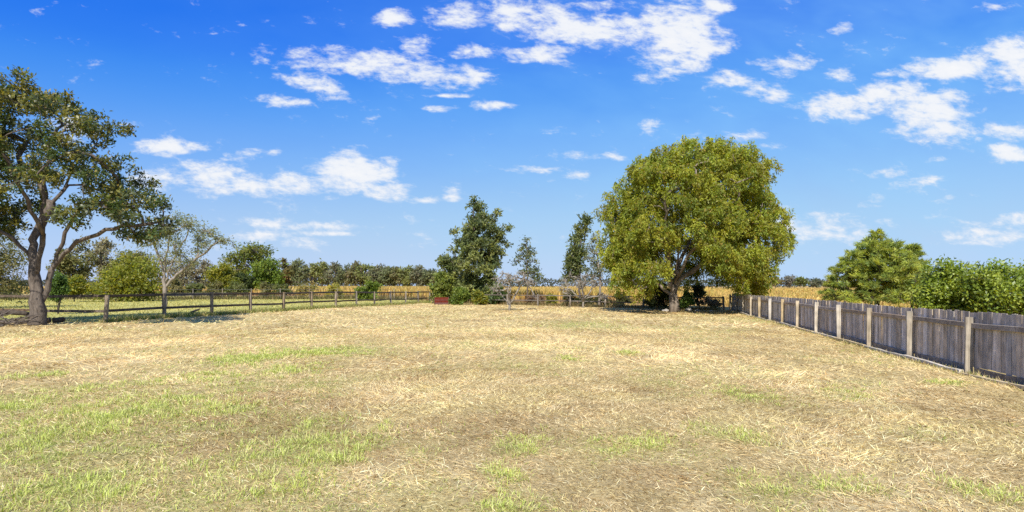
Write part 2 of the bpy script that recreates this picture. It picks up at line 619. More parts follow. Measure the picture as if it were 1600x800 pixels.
# ------------------------------------------------------------------ ground sheet
ang = np.concatenate([np.linspace(-math.pi, -1.1, 40, endpoint=False), np.linspace(-1.1, 1.1, 400), np.linspace(1.1, math.pi, 40, endpoint=False)[1:]])
rad = np.concatenate([[0.6], 2.2 * (1.0195 ** np.arange(0, 205))])
rad = np.concatenate([rad[rad < 120], np.geomspace(120, 5000, 40)])
A, RR = np.meshgrid(ang, rad)
gx = (np.sin(A) * RR).ravel()
gy = (np.cos(A) * RR).ravel()
gz = ground_z(gx, gy)
na, nr = len(ang), len(rad)
idx = np.arange(na * nr).reshape(nr, na)
nxt = np.roll(idx, -1, axis=1)
quads = np.stack([idx[:-1], nxt[:-1], nxt[1:], idx[1:]], -1).reshape(-1, 4)
quads = quads[:, ::-1]
gv = np.stack([gx, gy, gz], 1)
ctr = len(gv)
gv = np.vstack([gv, [[0, 0, float(ground_z(0., 0.))]]])
tri = np.stack([np.full(na, ctr), idx[0], nxt[0]], 1)[:, ::-1]
cx, cy = gv[:, 0], gv[:, 1]
g, p, b = zones(cx, cy)
gc = np.tile(np.array([.48, .372, .175]), (len(gv), 1))
gc += (p[:, None]) * np.array([.13, .12, .10]) * .8
gc = gc * (1 - b[:, None] * .55) + b[:, None] * .55 * np.array([.33, .24, .125])
gc = gc * (1 - g[:, None] * .6) + g[:, None] * .6 * np.array([.34, .34, .10])
# green mown paddock beyond the rail fence
sl = side_left(cx, cy)
pad = sstep(-.1, .5, sl) * sstep(92, 84, cy)
padc = np.array([.42, .385, .13]) + (fbm(cx / 4, cy / 4, 3)[:, None] - .5) * np.array([.22, .12, .04])
gc = gc * (1 - pad[:, None]) + pad[:, None] * padc
# golden fields beyond the fences
sr = side_right(cx, cy)
fld = np.maximum(sstep(.2, 1.5, sr), sstep(1.0, 4.0, cy - back_line(cx)) * (1 - pad))
fld = np.where(cy < 8, 0, fld)
fc = np.array([.42, .27, .085]) + (fbm(cx / 14, cy / 30, 4)[:, None] - .5) * np.array([.24, .17, .08])
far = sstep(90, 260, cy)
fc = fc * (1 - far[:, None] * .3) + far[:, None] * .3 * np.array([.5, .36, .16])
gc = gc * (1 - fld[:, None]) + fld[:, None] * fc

mg, nt, out = mat_new('dry paddock ground')
L = nt.links.new
at = nt.nodes.new('ShaderNodeAttribute')
at.attribute_name = 'col'
tcn = nt.nodes.new('ShaderNodeTexCoord')
fine = nt.nodes.new('ShaderNodeTexNoise')
fine.inputs['Scale'].default_value = 22
fine.inputs['Detail'].default_value = 8
fine.inputs['Roughness'].default_value = .75
L(tcn.outputs['Object'], fine.inputs['Vector'])
mid = nt.nodes.new('ShaderNodeTexNoise')
mid.inputs['Scale'].default_value = 3.0
mid.inputs['Detail'].default_value = 7
mid.inputs['Roughness'].default_value = .65
L(tcn.outputs['Object'], mid.inputs['Vector'])
r1 = nt.nodes.new('ShaderNodeMapRange')
r1.inputs['From Min'].default_value = .3
r1.inputs['From Max'].default_value = .7
r1.inputs['To Min'].default_value = .55
r1.inputs['To Max'].default_value = 1.35
L(fine.outputs[0], r1.inputs['Value'])
r2 = nt.nodes.new('ShaderNodeMapRange')
r2.inputs['From Min'].default_value = .3
r2.inputs['From Max'].default_value = .7
r2.inputs['To Min'].default_value = .8
r2.inputs['To Max'].default_value = 1.2
L(mid.outputs[0], r2.inputs['Value'])
mu = nt.nodes.new('ShaderNodeMath')
mu.operation = 'MULTIPLY'
L(r1.outputs[0], mu.inputs[0])
L(r2.outputs[0], mu.inputs[1])
sc = nt.nodes.new('ShaderNodeVectorMath')
sc.operation = 'SCALE'
L(at.outputs['Color'], sc.inputs[0])
L(mu.outputs[0], sc.inputs['Scale'])
pb = nt.nodes.new('ShaderNodeBsdfPrincipled')
pb.inputs['Roughness'].default_value = .95
pb.inputs['Specular IOR Level'].default_value = .05
L(sc.outputs[0], pb.inputs['Base Color'])
bp = nt.nodes.new('ShaderNodeBump')
bp.inputs['Strength'].default_value = .8
bp.inputs['Distance'].default_value = .05
L(fine.outputs[0], bp.inputs['Height'])
L(bp.outputs[0], pb.inputs['Normal'])
L(pb.outputs[0], out.inputs[0])
ground = obj('ground', mesh_np('ground', gv, [quads, tri], gc, True), mg)
tag(ground, 'dry mown paddock grass running out to golden fields', kind='structure')


# ------------------------------------------------------------------ grass blades
def blades(x, y, length, width, elev, azim, col, bend=.5, z0=None, simple=False):
    n = len(x)
    z = ground_z(x, y) if z0 is None else z0
    base = np.stack([x, y, z - .004], 1)
    d = np.stack([np.cos(azim) * np.cos(elev), np.sin(azim) * np.cos(elev), np.sin(elev)], 1)
    side = np.stack([-np.sin(azim), np.cos(azim), np.zeros(n)], 1)
    tilt = RNG.normal(0, .5, n)
    side[:, 2] = tilt
    side = unit(side)
    if simple:
        w = (width * .5)[:, None]
        tip = base + d * length[:, None]
        tip[:, 2] = np.maximum(tip[:, 2], z + .006)
        v = np.stack([base - side * w, base + side * w, tip], 1).reshape(-1, 3)
        return v, np.zeros((0, 4), int), np.arange(n * 3).reshape(-1, 3), np.repeat(col, 3, axis=0)
    mid_ = base + d * (length * .55)[:, None]
    d2 = d.copy()
    d2[:, 2] = d2[:, 2] - bend * RNG.random(n)
    d2 = unit(d2)
    tip = mid_ + d2 * (length * .5)[:, None]
    tip[:, 2] = np.maximum(tip[:, 2], z + .006)
    w = (width * .5)[:, None]
    v = np.stack([base - side * w, base + side * w, mid_ + side * w * .8, mid_ - side * w * .8, tip], 1).reshape(-1, 3)
    i = np.arange(n) * 5
    q = np.stack([i, i + 1, i + 2, i + 3], 1)
    t = np.stack([i + 3, i + 2, i + 4], 1)
    c = np.repeat(col, 5, axis=0)
    return v, q, t, c


def scatter_wedge(r0, r1, n, half=1.12):
    r = np.sqrt(RNG.random(n) * (r1 * r1 - r0 * r0) + r0 * r0)
    a = (RNG.random(n) * 2 - 1) * half
    return np.sin(a) * r, np.cos(a) * r


def mottle(x, y, r0):
    f1 = fbm(x / .45 + 3, y / .5 + 8, 3, .65)
    f2 = fbm(x / 2.6 + 41, y / 1.1 + 2, 3, .6)
    k_ = .70 + .48 * f1 + .36 * f2
    t_ = sstep(.42, .66, fbm(x / .8 + 61, y / .8, 3))
    return np.clip(k_, .66, 1.36)[:, None] * (1 - t_[:, None] * np.array([.07, .03, .10]))


def straw_mix(n, p, b, far_=False):
    k = RNG.integers(0, len(STRAW), n)
    c = STRAW[k] * ((.90 + .17 * RNG.random((n, 1))) if far_ else (0.72 + .46 * RNG.random((n, 1))))
    if far_:
        c = c * .5 + np.array([.61, .478, .232]) * .5
    c = c * (1 + p[:, None] * .22)
    dk = (RNG.random(n) < (.12 + .62 * b))[:, None]
    c = np.where(dk, c * np.array([.60, .52, .43]), c)
    if not far_:
        c = np.where((RNG.random(n) < .20)[:, None], c * np.array([.42, .37, .30]), c)
    return np.clip(c, .03, .86)


straw_parts, green_parts = [], []
for (r0, r1, n, ls, ws) in [(3.2, 7, 108000, .078, .005), (7, 13, 215000, .10, .0095), (13, 26, 146000, .155, .019), (26, 66, 146000, .22, .04)]:
    x, y = scatter_wedge(r0, r1, n, 1.0 if r1 < 30 else .82)
    far_ = r0 >= 13
    simp_ = r0 >= 7
    keep = (side_right(x, y) < -.15) & (side_left(x, y) < .2) & (y < back_line(x) + .5)
    x, y = x[keep], y[keep]
    g, p, b = zones(x, y)
    tuf = sstep(.36, .62, fbm(x / .34 + 13, y / .42 + 5, 3, .6)) if r0 < 20 else .75
    isg = RNG.random(len(x)) < g * (.12 + .88 * tuf)
    flow = fbm(x / 2.3, y / 2.3, 3) * 9 + fbm(x / 7 + 3, y / 7, 2) * 6
    # straw
    s = ~isg
    xs, ys = x[s], y[s]
    m = len(xs)
    az = flow[s] + RNG.normal(0, 1.25, m)
    el = np.abs(RNG.normal(.06, .22, m))
    Lb = ls * (.45 + RNG.random(m) * .9) * (1 + 1.3 * p[s] * (RNG.random(m) < .35))
    Wb = ws * (.6 + RNG.random(m) * .9)
    straw_parts.append(blades(xs, ys, Lb, Wb, el, az, straw_mix(m, p[s], b[s], far_) * mottle(xs, ys, r0), .5, None, simp_))
    # green
    xs, ys = x[isg], y[isg]
    m = len(xs)
    if m:
        az = RNG.random(m) * 6.28
        el = np.clip(RNG.normal(.5, .35, m), .05, 1.3)
        k = RNG.integers(0, len(GREENS), m)
        c = GREENS[k] * (.75 + .5 * RNG.random((m, 1)))
        dry = (RNG.random(m) < .22)[:, None]
        c = np.where(dry, np.array([.5, .45, .2]) * (.8 + .4 * RNG.random((m, 1))), c)
        hh = np.clip(ls * .62 * (.4 + RNG.random(m)), .03, .075)
        green_parts.append(blades(xs, ys, hh, ws * 1.25 * (.6 + RNG.random(m) * .8), el, az, c, 1.2, None, simp_))

# extra fresh tufts in the nearest green patches
for (cx_, cy_, rx_, ry_, s_) in GREEN:
    if cy_ > 16 or s_ < .5:
        continue
    nt_ = int(34 * s_ * max(1, rx_ * ry_ * 3))
    for _ in range(min(nt_, 130)):
        tx = cx_ + RNG.normal(0, rx_ * .6)
        ty = cy_ + RNG.normal(0, ry_ * .6)
        if ty < 3 or side_right(tx, ty) > -.2:
            continue
        m = int(RNG.integers(14, 34))
        rr_ = .05 + .07 * RNG.random()
        xs = tx + RNG.normal(0, rr_, m)
        ys = ty + RNG.normal(0, rr_, m)
        az = np.arctan2(ys - ty, xs - tx) + RNG.normal(0, .5, m)
        el = np.clip(RNG.normal(.95, .3, m), .2, 1.45)
        c = GREENS[RNG.integers(0, 3, m)] * (.85 + .5 * RNG.random((m, 1)))
        green_parts.append(blades(xs, ys, (.045 + .065 * RNG.random(m)) * (1.25 if tx < -1.5 else .8), np.full(m, .0065 * max(1, ty / 7)), el, az, c, 1.4))


def join_parts(parts):
    o = 0
    V, Q, T, C = [], [], [], []
    for v, q, t, c in parts:
        V.append(v)
        Q.append(q + o)
        T.append(t + o)
        C.append(c)
        o += len(v)
    return np.concatenate(V), [np.concatenate(Q), np.concatenate(T)], np.concatenate(C)


v, f, c = join_parts(straw_parts)
tag(obj('dry_straw', mesh_np('dry_straw', v, f, c), M_GRASS), 'pale cut straw lying over the mown paddock', kind='stuff')
v, f, c = join_parts(green_parts)
tag(obj('green_grass', mesh_np('green_grass', v, f, c), M_GRASS), 'short green grass sprouting through the dry straw', kind='stuff')

# paddock grass beyond the left fence
n = 75000
x = RNG.uniform(-75, -6, n)
y = RNG.uniform(25, 88, n)
k = side_left(x, y) > -.15
x, y = x[k], y[k]
n = len(x)
c = np.array([.42, .40, .12]) * (.65 + .6 * RNG.random((n, 1))) + (RNG.random((n, 1)) < .3) * np.array([.16, .1, .04])
pp = [blades(x, y, .1 + .12 * RNG.random(n), np.full(n, .06), np.clip(RNG.normal(.5, .3, n), .05, 1.3), RNG.random(n) * 6.28, c, .5, None, True)]
# rough tall tufts along the fence feet
def along(a, b_, n, spread):
    t = RNG.random(n)
    q = a[None] + (b_ - a)[None] * t[:, None]
    return q[:, 0] + RNG.normal(0, spread, n), q[:, 1] + RNG.normal(0, spread, n)


x, y = along(LF0, LF_END, 16000, .16)
n = len(x)
c = np.where((RNG.random(n) < .55)[:, None], np.array([.22, .27, .06]), np.array([.46, .38, .16])) * (.7 + .6 * RNG.random((n, 1)))
pp.append(blades(x, y, .12 + .22 * RNG.random(n), np.full(n, .022), np.clip(RNG.normal(1.0, .3, n), .2, 1.5), RNG.random(n) * 6.28, c))
v, f, c = join_parts(pp)
tag(obj('paddock_grass', mesh_np('paddock_grass', v, f, c), M_GRASS), 'green mown grass of the paddock beyond the rail fence', kind='stuff')

# weeds and dry tufts at the foot of the paling fence
x, y = along(RF0 - RFD * 3, RF_END, 9000, .07)
n = len(x)
off_ = -.22
x = x + off_ * rdir[1]
y = y - off_ * rdir[0]
c = np.where((RNG.random(n) < .35)[:, None], np.array([.28, .30, .08]), np.array([.55, .44, .22])) * (.7 + .6 * RNG.random((n, 1)))
vv = [blades(x, y, .05 + .12 * RNG.random(n) ** 2, np.full(n, .012), np.clip(RNG.normal(.8, .4, n), .05, 1.5), RNG.random(n) * 6.28, c)]
v, f, c = join_parts(vv)
tag(obj('fence_foot_grass', mesh_np('fence_foot_grass', v, f, c), M_GRASS), 'short dry grass left uncut along the paling fence', kind='stuff')

# rough uncut growth along the back fence and at the foot of the grove
x, y = along(LF_END + np.array([1.5, .5]), RF_END + np.array([-1, .6]), 9000, .35)
n = len(x)
c = np.where((RNG.random(n) < .4)[:, None], np.array([.16, .15, .05]), np.array([.34, .25, .12])) * (.6 + .7 * RNG.random((n, 1)))
pp = [blades(x, y, .2 + .55 * RNG.random(n) * fbm(x / 1.3, y / 1.3, 2), np.full(n, .045), np.clip(RNG.normal(1.1, .3, n), .2, 1.5), RNG.random(n) * 6.28, c, .5, None, True)]
x, y = along(np.array([-62., 67.2]), np.array([-9., 70.5]), 9000, .6)
n = len(x)
c = np.where((RNG.random(n) < .6)[:, None], np.array([.13, .13, .045]), np.array([.30, .24, .11])) * (.6 + .7 * RNG.random((n, 1)))
pp.append(blades(x, y, .3 + .9 * RNG.random(n) * fbm(x / 2, y / 2, 2), np.full(n, .07), np.clip(RNG.normal(1.1, .3, n), .2, 1.5), RNG.random(n) * 6.28, c, .5, None, True))
v, f, c = join_parts(pp)
tag(obj('rough_grass', mesh_np('rough_grass', v, f, c), M_GRASS), 'rough uncut brown grass along the back and far wire fences', kind='stuff')

# tall golden field grass beyond the fences
def tall_grass(x, y, h, w, top, low):
    n = len(x)
    z = ground_z(x, y)
    a = RNG.random(n) * 3.14
    sx, sy = np.cos(a) * w * .5, np.sin(a) * w * .5
    lx, ly = RNG.normal(0, .16, n) * h, RNG.normal(0, .16, n) * h
    p0 = np.stack([x - sx * .6, y - sy * .6, z - .02], 1)
    p1 = np.stack([x + sx * .6, y + sy * .6, z - .02], 1)
    p2 = np.stack([x + sx + lx * .5, y + sy + ly * .5, z + h * .6], 1)
    p3 = np.stack([x - sx + lx * .5, y - sy + ly * .5, z + h * .6], 1)
    p4 = np.stack([x + lx * 1.3, y + ly * 1.3, z + h], 1)
    v = np.stack([p0, p1, p2, p3, p4], 1).reshape(-1, 3)
    i = np.arange(n) * 5
    q = np.stack([i, i + 1, i + 2, i + 3], 1)
    t = np.stack([i + 3, i + 2, i + 4], 1)
    c = np.stack([low, low, top, top, top], 1).reshape(-1, 3)
    return v, q, t, c


GOLD = np.array([[.56, .375, .115], [.60, .435, .155], [.48, .315, .09], [.54, .42, .13], [.42, .345, .09]])
parts = []
# crop block behind the green paddock and behind the yard
for (x0, x1, y0, y1, n, hm) in [(-62, -5, 76, 84, 20000, 1.45), (-75, 20, 84, 125, 25000, 1.5), (-14, 24, 66, 84, 17000, 1.35)]:
    x = RNG.uniform(x0, x1, n)
    y = RNG.uniform(y0, y1, n)
    k = (y > back_line(x) + 6)
    x, y = x[k], y[k]
    n = len(x)
    tone = GOLD[RNG.integers(0, 5, n)] * (.75 + .5 * RNG.random((n, 1))) * (.85 + .3 * fbm(x / 5, y / 5, 2))[:, None]
    low = np.array([.36, .225, .15]) * (.6 + .7 * RNG.random((n, 1)))
    parts.append(tall_grass(x, y, hm * (.7 + .45 * RNG.random(n)), .10 + .12 * RNG.random(n), tone, low))
v, f, c = join_parts(parts)
tag(obj('golden_crop', mesh_np('golden_crop', v, f, c), M_GRASS), 'tall golden dry crop standing behind the green paddock', kind='stuff')
parts = []
for (y0, y1, n, hm, w) in [(20, 60, 13000, .55, .12), (60, 130, 28000, .6, .22), (130, 330, 20000, .7, .55)]:
    y = np.sqrt(RNG.random(n) * (y1 ** 2 - y0 ** 2) + y0 ** 2)
    x = y * RNG.uniform(.16, 1.0, n)
    k = (side_right(x, y) > 1.0) & (y > back_line(np.minimum(x, RF_END[0])) * 0 + 14)
    x, y = x[k], y[k]
    n = len(x)
    tone = GOLD[RNG.integers(0, 5, n)] * (.8 + .5 * RNG.random((n, 1))) * (.62 + .5 * fbm(x / 9, y / 16, 3))[:, None]
    low = tone * np.array([.75, .72, .7])
    parts.append(tall_grass(x, y, hm * (.5 + .8 * RNG.random(n)), w * (.6 + RNG.random(n)), tone, low))
v, f, c = join_parts(parts)
tag(obj('field_grass', mesh_np('field_grass', v, f, c), M_GRASS), 'orange gold dry field grass beyond the paling fence', kind='stuff')
parts = []
n = 25000
y = np.sqrt(RNG.random(n) * (420 ** 2 - 110 ** 2) + 110 ** 2)
x = y * RNG.uniform(-1.0, .35, n)
tone = GOLD[RNG.integers(0, 5, n)] * (.8 + .5 * RNG.random((n, 1))) * (.8 + .4 * fbm(x / 12, y / 20, 3))[:, None]
parts.append(tall_grass(x, y, 1.1 * (.5 + .8 * RNG.random(n)), .5 * (.6 + RNG.random(n)), tone, tone * .8))
v, f, c = join_parts(parts)
tag(obj('distant_field_grass', mesh_np('distant_field_grass', v, f, c), M_GRASS), 'pale gold grass of the distant flat fields', kind='stuff')


# ------------------------------------------------------------------ box / prism / tube meshes
def box_mesh(name, sx, sy, sz, bevel=.0, jitter=0.0, seed=0, seg=1, taper_top=0.0):
    """box centred in x,y with its foot at z=0; chamfered vertical edges, slightly uneven top and faces"""
    rs = np.random.default_rng(seed)
    b_ = bevel
    hx, hy = sx / 2, sy / 2
    ring = np.array([[-hx + b_, -hy], [hx - b_, -hy], [hx, -hy + b_], [hx, hy - b_], [hx - b_, hy], [-hx + b_, hy], [-hx, hy - b_], [-hx, -hy + b_]]) if b_ > 0 else np.array([[-hx, -hy], [hx, -hy], [hx, hy], [-hx, hy]])
    k = len(ring)
    V = []
    drift = np.zeros(2)
    for i in range(seg + 1):
        t = i / seg
        drift = drift + rs.normal(0, jitter, 2) * (i > 0)
        s = 1 - taper_top * (i == seg)
        for (x, y) in ring:
            V.append((x * s + drift[0], y * s + drift[1], t * sz + (rs.normal(0, jitter) if i == seg else 0)))
    polys = []
    for i in range(seg):
        for j in range(k):
            a = i * k + j
            b2 = i * k + (j + 1) % k
            polys.append((a, b2, b2 + k, a + k))
    me = bpy.data.meshes.new(name)
    me.from_pydata(V, [], polys + [tuple(reversed(range(k))), tuple(range(seg * k, seg * k + k))])
    me.update()
    return me


def tube(P, r, sides, cap=True):
    """P (n,3), r (n,) -> verts, quads, tris"""
    n = len(P)
    keep_ = np.concatenate([[True], np.linalg.norm(np.diff(P, axis=0), axis=1) > 1e-4])
    if keep_.sum() > 1:
        P, r = P[keep_], r[keep_]
        n = len(P)
    d = unit(np.gradient(P, axis=0) + 1e-7)
    ref = np.array([0., 0, 1.]) if abs(d[0, 2]) < .9 else np.array([1., 0, 0])
    u = np.empty_like(P)
    u0 = np.cross(d[0], ref)
    u0 /= np.linalg.norm(u0)
    u[0] = u0
    for i in range(1, n):
        w_ = u[i - 1] - d[i] * np.dot(u[i - 1], d[i])
        u[i] = w_ / max(1e-9, np.linalg.norm(w_))
    w_ = np.cross(d, u)
    th = np.arange(sides) * (2 * math.pi / sides)
    V = P[:, None, :] + r[:, None, None] * (np.cos(th)[None, :, None] * u[:, None, :] + np.sin(th)[None, :, None] * w_[:, None, :])
    V = V.reshape(-1, 3)
    i = np.arange(n * sides).reshape(n, sides)
    j = np.roll(i, -1, axis=1)
    q = np.stack([i[:-1], j[:-1], j[1:], i[1:]], -1).reshape(-1, 4)
    t = np.zeros((0, 3), int)
    if cap:
        V = np.vstack([V, P[:1], P[-1:]])
        a, b_ = n * sides, n * sides + 1
        t = np.concatenate([np.stack([np.full(sides, a), j[0], i[0]], 1), np.stack([np.full(sides, b_), i[-1], j[-1]], 1)])
    return V, q, t


# ------------------------------------------------------------------ trees
def leaf_quads(P, d, nrm, ln, wd, col):
    n = len(P)
    side = unit(np.cross(d, nrm))
    nn = unit(np.cross(side, d))
    mid_ = P + d * (ln * .5)[:, None]
    fold = nn * (wd * .16)[:, None]
    v = np.stack([P, mid_ + side * (wd * .5)[:, None] + fold, P + d * ln[:, None] - nn * (ln * .08)[:, None], mid_ - side * (wd * .5)[:, None] + fold], 1).reshape(-1, 3)
    i = np.arange(n) * 4
    return v, np.stack([i, i + 1, i + 2, i + 3], 1), np.repeat(col, 4, axis=0)


def rand_dir(n, rng):
    return unit(rng.normal(0, 1, (n, 3)))


def palette(n, pal, rng, jit=.3):
    pal = np.asarray(pal, float)
    k = rng.integers(0, len(pal), n)
    return pal[k] * (1 - jit + 2 * jit * rng.random((n, 1)))


class Skel:
    def __init__(s):
        s.p, s.par, s.fix = [], [], []

    def add(s, p, par):
        s.p.append(np.asarray(p, float))
        s.par.append(par)
        return len(s.p) - 1

    def path(s, start, pts, step, rng, wob=.06):
        """polyline from node start through pts, subdivided with a little wander"""
        cur = start
        for q in pts:
            q = np.asarray(q, float)
            a = s.p[cur]
            dist = np.linalg.norm(q - a)
            if dist < .02:
                continue
            k = max(1, int(dist / step))
            a0 = a.copy()
            for i in range(1, k + 1):
                t = i / k
                pos = a0 + (q - a0) * t
                if i < k:
                    pos = pos + rng.normal(0, wob * step, 3)
                cur = s.add(pos, cur)
        return cur


def make_tree(name, label, cat, base, stems, clumps, leaf, bark, trunk_r, seed=0, group=None,
              subs=8, per=26, tip_r=.012, min_r=.012, step=.45, leafmat=None, crown_name='crown', trunk_name='trunk', flare=.5, wob=.12, sub_flat=.8, droop=0.0):
    """stems: polylines (local metres) of trunk and main limbs; clumps: (x,y,z,r) foliage masses the limbs reach"""
    rng = np.random.default_rng(seed)
    root = empty(name, base)
    tag(root, label, cat, group)
    S = Skel()
    n0 = S.add((0, 0, -.25), -1)
    firsts = n0
    for st in stems:
        st = [np.asarray(q, float) for q in st]
        Pn = np.array(S.p)
        a = int(np.argmin(np.linalg.norm(Pn - st[0], axis=1)))
        S.path(a, st, step, rng, wob)
    clumps = sorted(clumps, key=lambda c_: min(np.linalg.norm(np.array(S.p) - np.array(c_[:3]), axis=1)))
    tips = []
    for (cx_, cy_, cz_, cr) in clumps:
        c_ = np.array([cx_, cy_, cz_])
        Pn = np.array(S.p)
        dv = c_ - Pn
        dist = np.linalg.norm(dv, axis=1)
        cost = dist + 1.1 * np.maximum(0, Pn[:, 2] - c_[2] + .3 * dist) + (Pn[:, 2] < .25 * c_[2]) * 1.0 + (Pn[:, 2] < .5) * 2.0
        a = int(np.argmin(cost))
        pa = S.par[a]
        pd = unit(S.p[a] - S.p[pa]) if pa >= 0 else np.array([0, 0, 1.])
        D_ = dist[a]
        P0, P3 = S.p[a], c_
        P1 = P0 + (pd * .55 + np.array([0, 0, .35])) * D_ * .4
        P2 = c_ - unit(dv[a]) * D_ * .3 + np.array([0, 0, .12]) * D_
        k = max(2, int(D_ / step))
        cur = a
        for i in range(1, k + 1):
            t = i / k
            q = (1 - t) ** 3 * P0 + 3 * (1 - t) ** 2 * t * P1 + 3 * (1 - t) * t * t * P2 + t ** 3 * P3
            if i < k:
                q = q + rng.normal(0, .10 * step, 3)
            cur = S.add(q, cur)
        chain_end = cur
        ns = max(2, int(round(subs * (cr / leaf.get('rref', 1.0)) ** 2)))
        dirs = rand_dir(ns, rng)
        rad_ = cr * (.45 + .6 * rng.random(ns) ** .6)
        off_ = dirs * rad_[:, None]
        off_[:, 2] *= sub_flat
        for o_ in off_:
            q = c_ + o_
            back = S.par[chain_end] if rng.random() < .4 and S.par[chain_end] > 0 else chain_end
            m_ = S.add((S.p[back] + q) / 2 + rng.normal(0, .06 * cr, 3) + np.array([0, 0, .05 * cr]), back)
            e = S.add(q, m_)
            tips.append((e, cr))
    P = np.array(S.p)
    par = np.array(S.par)
    n = len(P)
    cnt = np.zeros(n)
    has = np.zeros(n, bool)
    has[par[par >= 0]] = True
    cnt[~has] = 1
    for i in range(n - 1, 0, -1):
        cnt[par[i]] += cnt[i]
    total = max(2, cnt[0])
    ex = math.log(total) / math.log(max(1.5, trunk_r / tip_r))
    rad_ = tip_r * np.maximum(1, cnt) ** (1 / ex)
    rad_ = rad_ * (1 + flare * np.exp(-np.maximum(0, P[:, 2]) / (trunk_r * 1.6)) * (rad_ > trunk_r * .35))
    # chains
    kids = [[] for _ in range(n)]
    for i in range(1, n):
        kids[par[i]].append(i)
    V, Q, T = [], [], []
    o = 0
    stack = [(0, -1)]
    while stack:
        st_, frm = stack.pop()
        ch = [st_]
        side_ = []
        while kids[ch[-1]]:
            ks = sorted(kids[ch[-1]], key=lambda q: -cnt[q])
            side_ += [(k_, ch[-1]) for k_ in ks[1:]]
            ch.append(ks[0])
        pts = P[ch]
        rr = rad_[ch].copy()
        if frm >= 0:
            pts = np.vstack([P[frm], pts])
            rr = np.concatenate([[min(rr[0] * 1.15, rad_[frm])], rr])
        rr[-1] *= .5
        if len(pts) < 2 or rr.max() < min_r:
            continue
        stack += side_
        big = rr.max()
        sides = 9 if big > .1 else (6 if big > .035 else 3)
        if sides == 9 and len(pts) > 3:
            rr = rr * (1 + rng.normal(0, .05, len(rr)))
        if sides == 9:
            sides = 12
        v_, q_, t_ = tube(pts, rr, sides)
        if sides == 12:
            m_ = len(v_) - 2
            ctr_ = np.repeat(pts if len(pts) * sides == m_ else v_[:m_].reshape(-1, sides, 3).mean(1), sides, axis=0)
            lobe = .10 * np.sin(np.tile(np.arange(sides), m_ // sides) * 2 * math.pi / sides * 3 + np.repeat(np.arange(m_ // sides), sides) * .35) + rng.normal(0, .05, m_)
            v_[:m_] = ctr_ + (v_[:m_] - ctr_) * (1 + lobe)[:, None]
        V.append(v_)
        Q.append(q_ + o)
        T.append(t_ + o)
        o += len(v_)
    me = mesh_np(trunk_name, np.concatenate(V), [np.concatenate(Q), np.concatenate(T)], None, True)
    obj(trunk_name, me, bark, root)
    # leaves
    if per > 0 and tips:
        E = np.array([P[t_[0]] for t_ in tips])
        prev = np.array([P[par[t_[0]]] for t_ in tips])
        cr = np.array([t_[1] for t_ in tips])
        K = len(E)
        kind = leaf['kind']
        pal_clump = palette(K, leaf['pal'], rng, leaf.get('cj', .18)) * leaf.get('gain', 1.75)
        num = np.maximum(1, rng.poisson(per, K)) if per > 1.5 else (rng.random(K) < per).astype(int)
        ii = np.repeat(np.arange(K), num)
        N = len(ii)
        out_ = unit(E - prev)
        cc = pal_clump[ii] * (.72 + .56 * rng.random((N, 1)))
        odd = leaf.get('odd')
        if odd is not None:
            mk = rng.random(N) < odd[0]
            cc[mk] = np.array(odd[1]) * (.7 + .6 * rng.random((mk.sum(), 1)))
        ln = leaf['len'] * (.6 + .8 * rng.random(N))
        wd = leaf['wid'] * (.6 + .8 * rng.random(N))
        sp = leaf.get('spread', .3)
        if kind == 'broad':
            Pp = E[ii] + rng.normal(0, sp * .55, (N, 3)) * np.array([1, 1, .8])
            d = unit(out_[ii] * .5 + rand_dir(N, rng) + np.array([0, 0, .1]))
            nr_ = unit(rand_dir(N, rng) * .8 + np.array([0, -.45, .75]))
        elif kind == 'weep':
            Lh = leaf.get('hang', .6)
            strand = rng.integers(0, 7, N)
            sd = rng.normal(0, 1, (K, 7, 2))
            hz = sd[ii, strand] * sp * .5
            t_ = rng.random(N) ** .8
            Pp = E[ii] + np.stack([hz[:, 0] * (.5 + t_ * .6), hz[:, 1] * (.5 + t_ * .6), -t_ * Lh + .15 - .2 * (t_ * t_)], 1) + rng.normal(0, sp * .12, (N, 3))
            d = unit(np.stack([hz[:, 0] * .7, hz[:, 1] * .7, np.full(N, -.38)], 1) + rand_dir(N, rng) * .42)
            nr_ = unit(rand_dir(N, rng) * .75 + np.array([0, -.55, .6]))
        elif kind == 'needle':
            t_ = rng.random(N)
            Pp = prev[ii] + (E - prev)[ii] * (t_ * 1.35)[:, None] + rng.normal(0, sp * .16, (N, 3)) * np.array([1, 1, .6])
            d = unit(out_[ii] * .9 + rand_dir(N, rng) * .75 + np.array([0, 0, .3]))
            nr_ = unit(rand_dir(N, rng) * .8 + np.array([0, -.4, .7]))
        else:
            Pp = E[ii] + rng.normal(0, sp * .6, (N, 3)) * np.array([1, 1, .75])
            d = rand_dir(N, rng)
            nr_ = unit(rand_dir(N, rng) * .85 + np.array([0, -.45, .6]))
        Pp[:, 2] = np.maximum(Pp[:, 2], .03)
        v_, q_, c_ = leaf_quads(Pp, d, nr_, ln, wd, cc)
        obj(crown_name, mesh_np(crown_name, v_, [q_], c_), leafmat or M_LEAF, root)
    return root


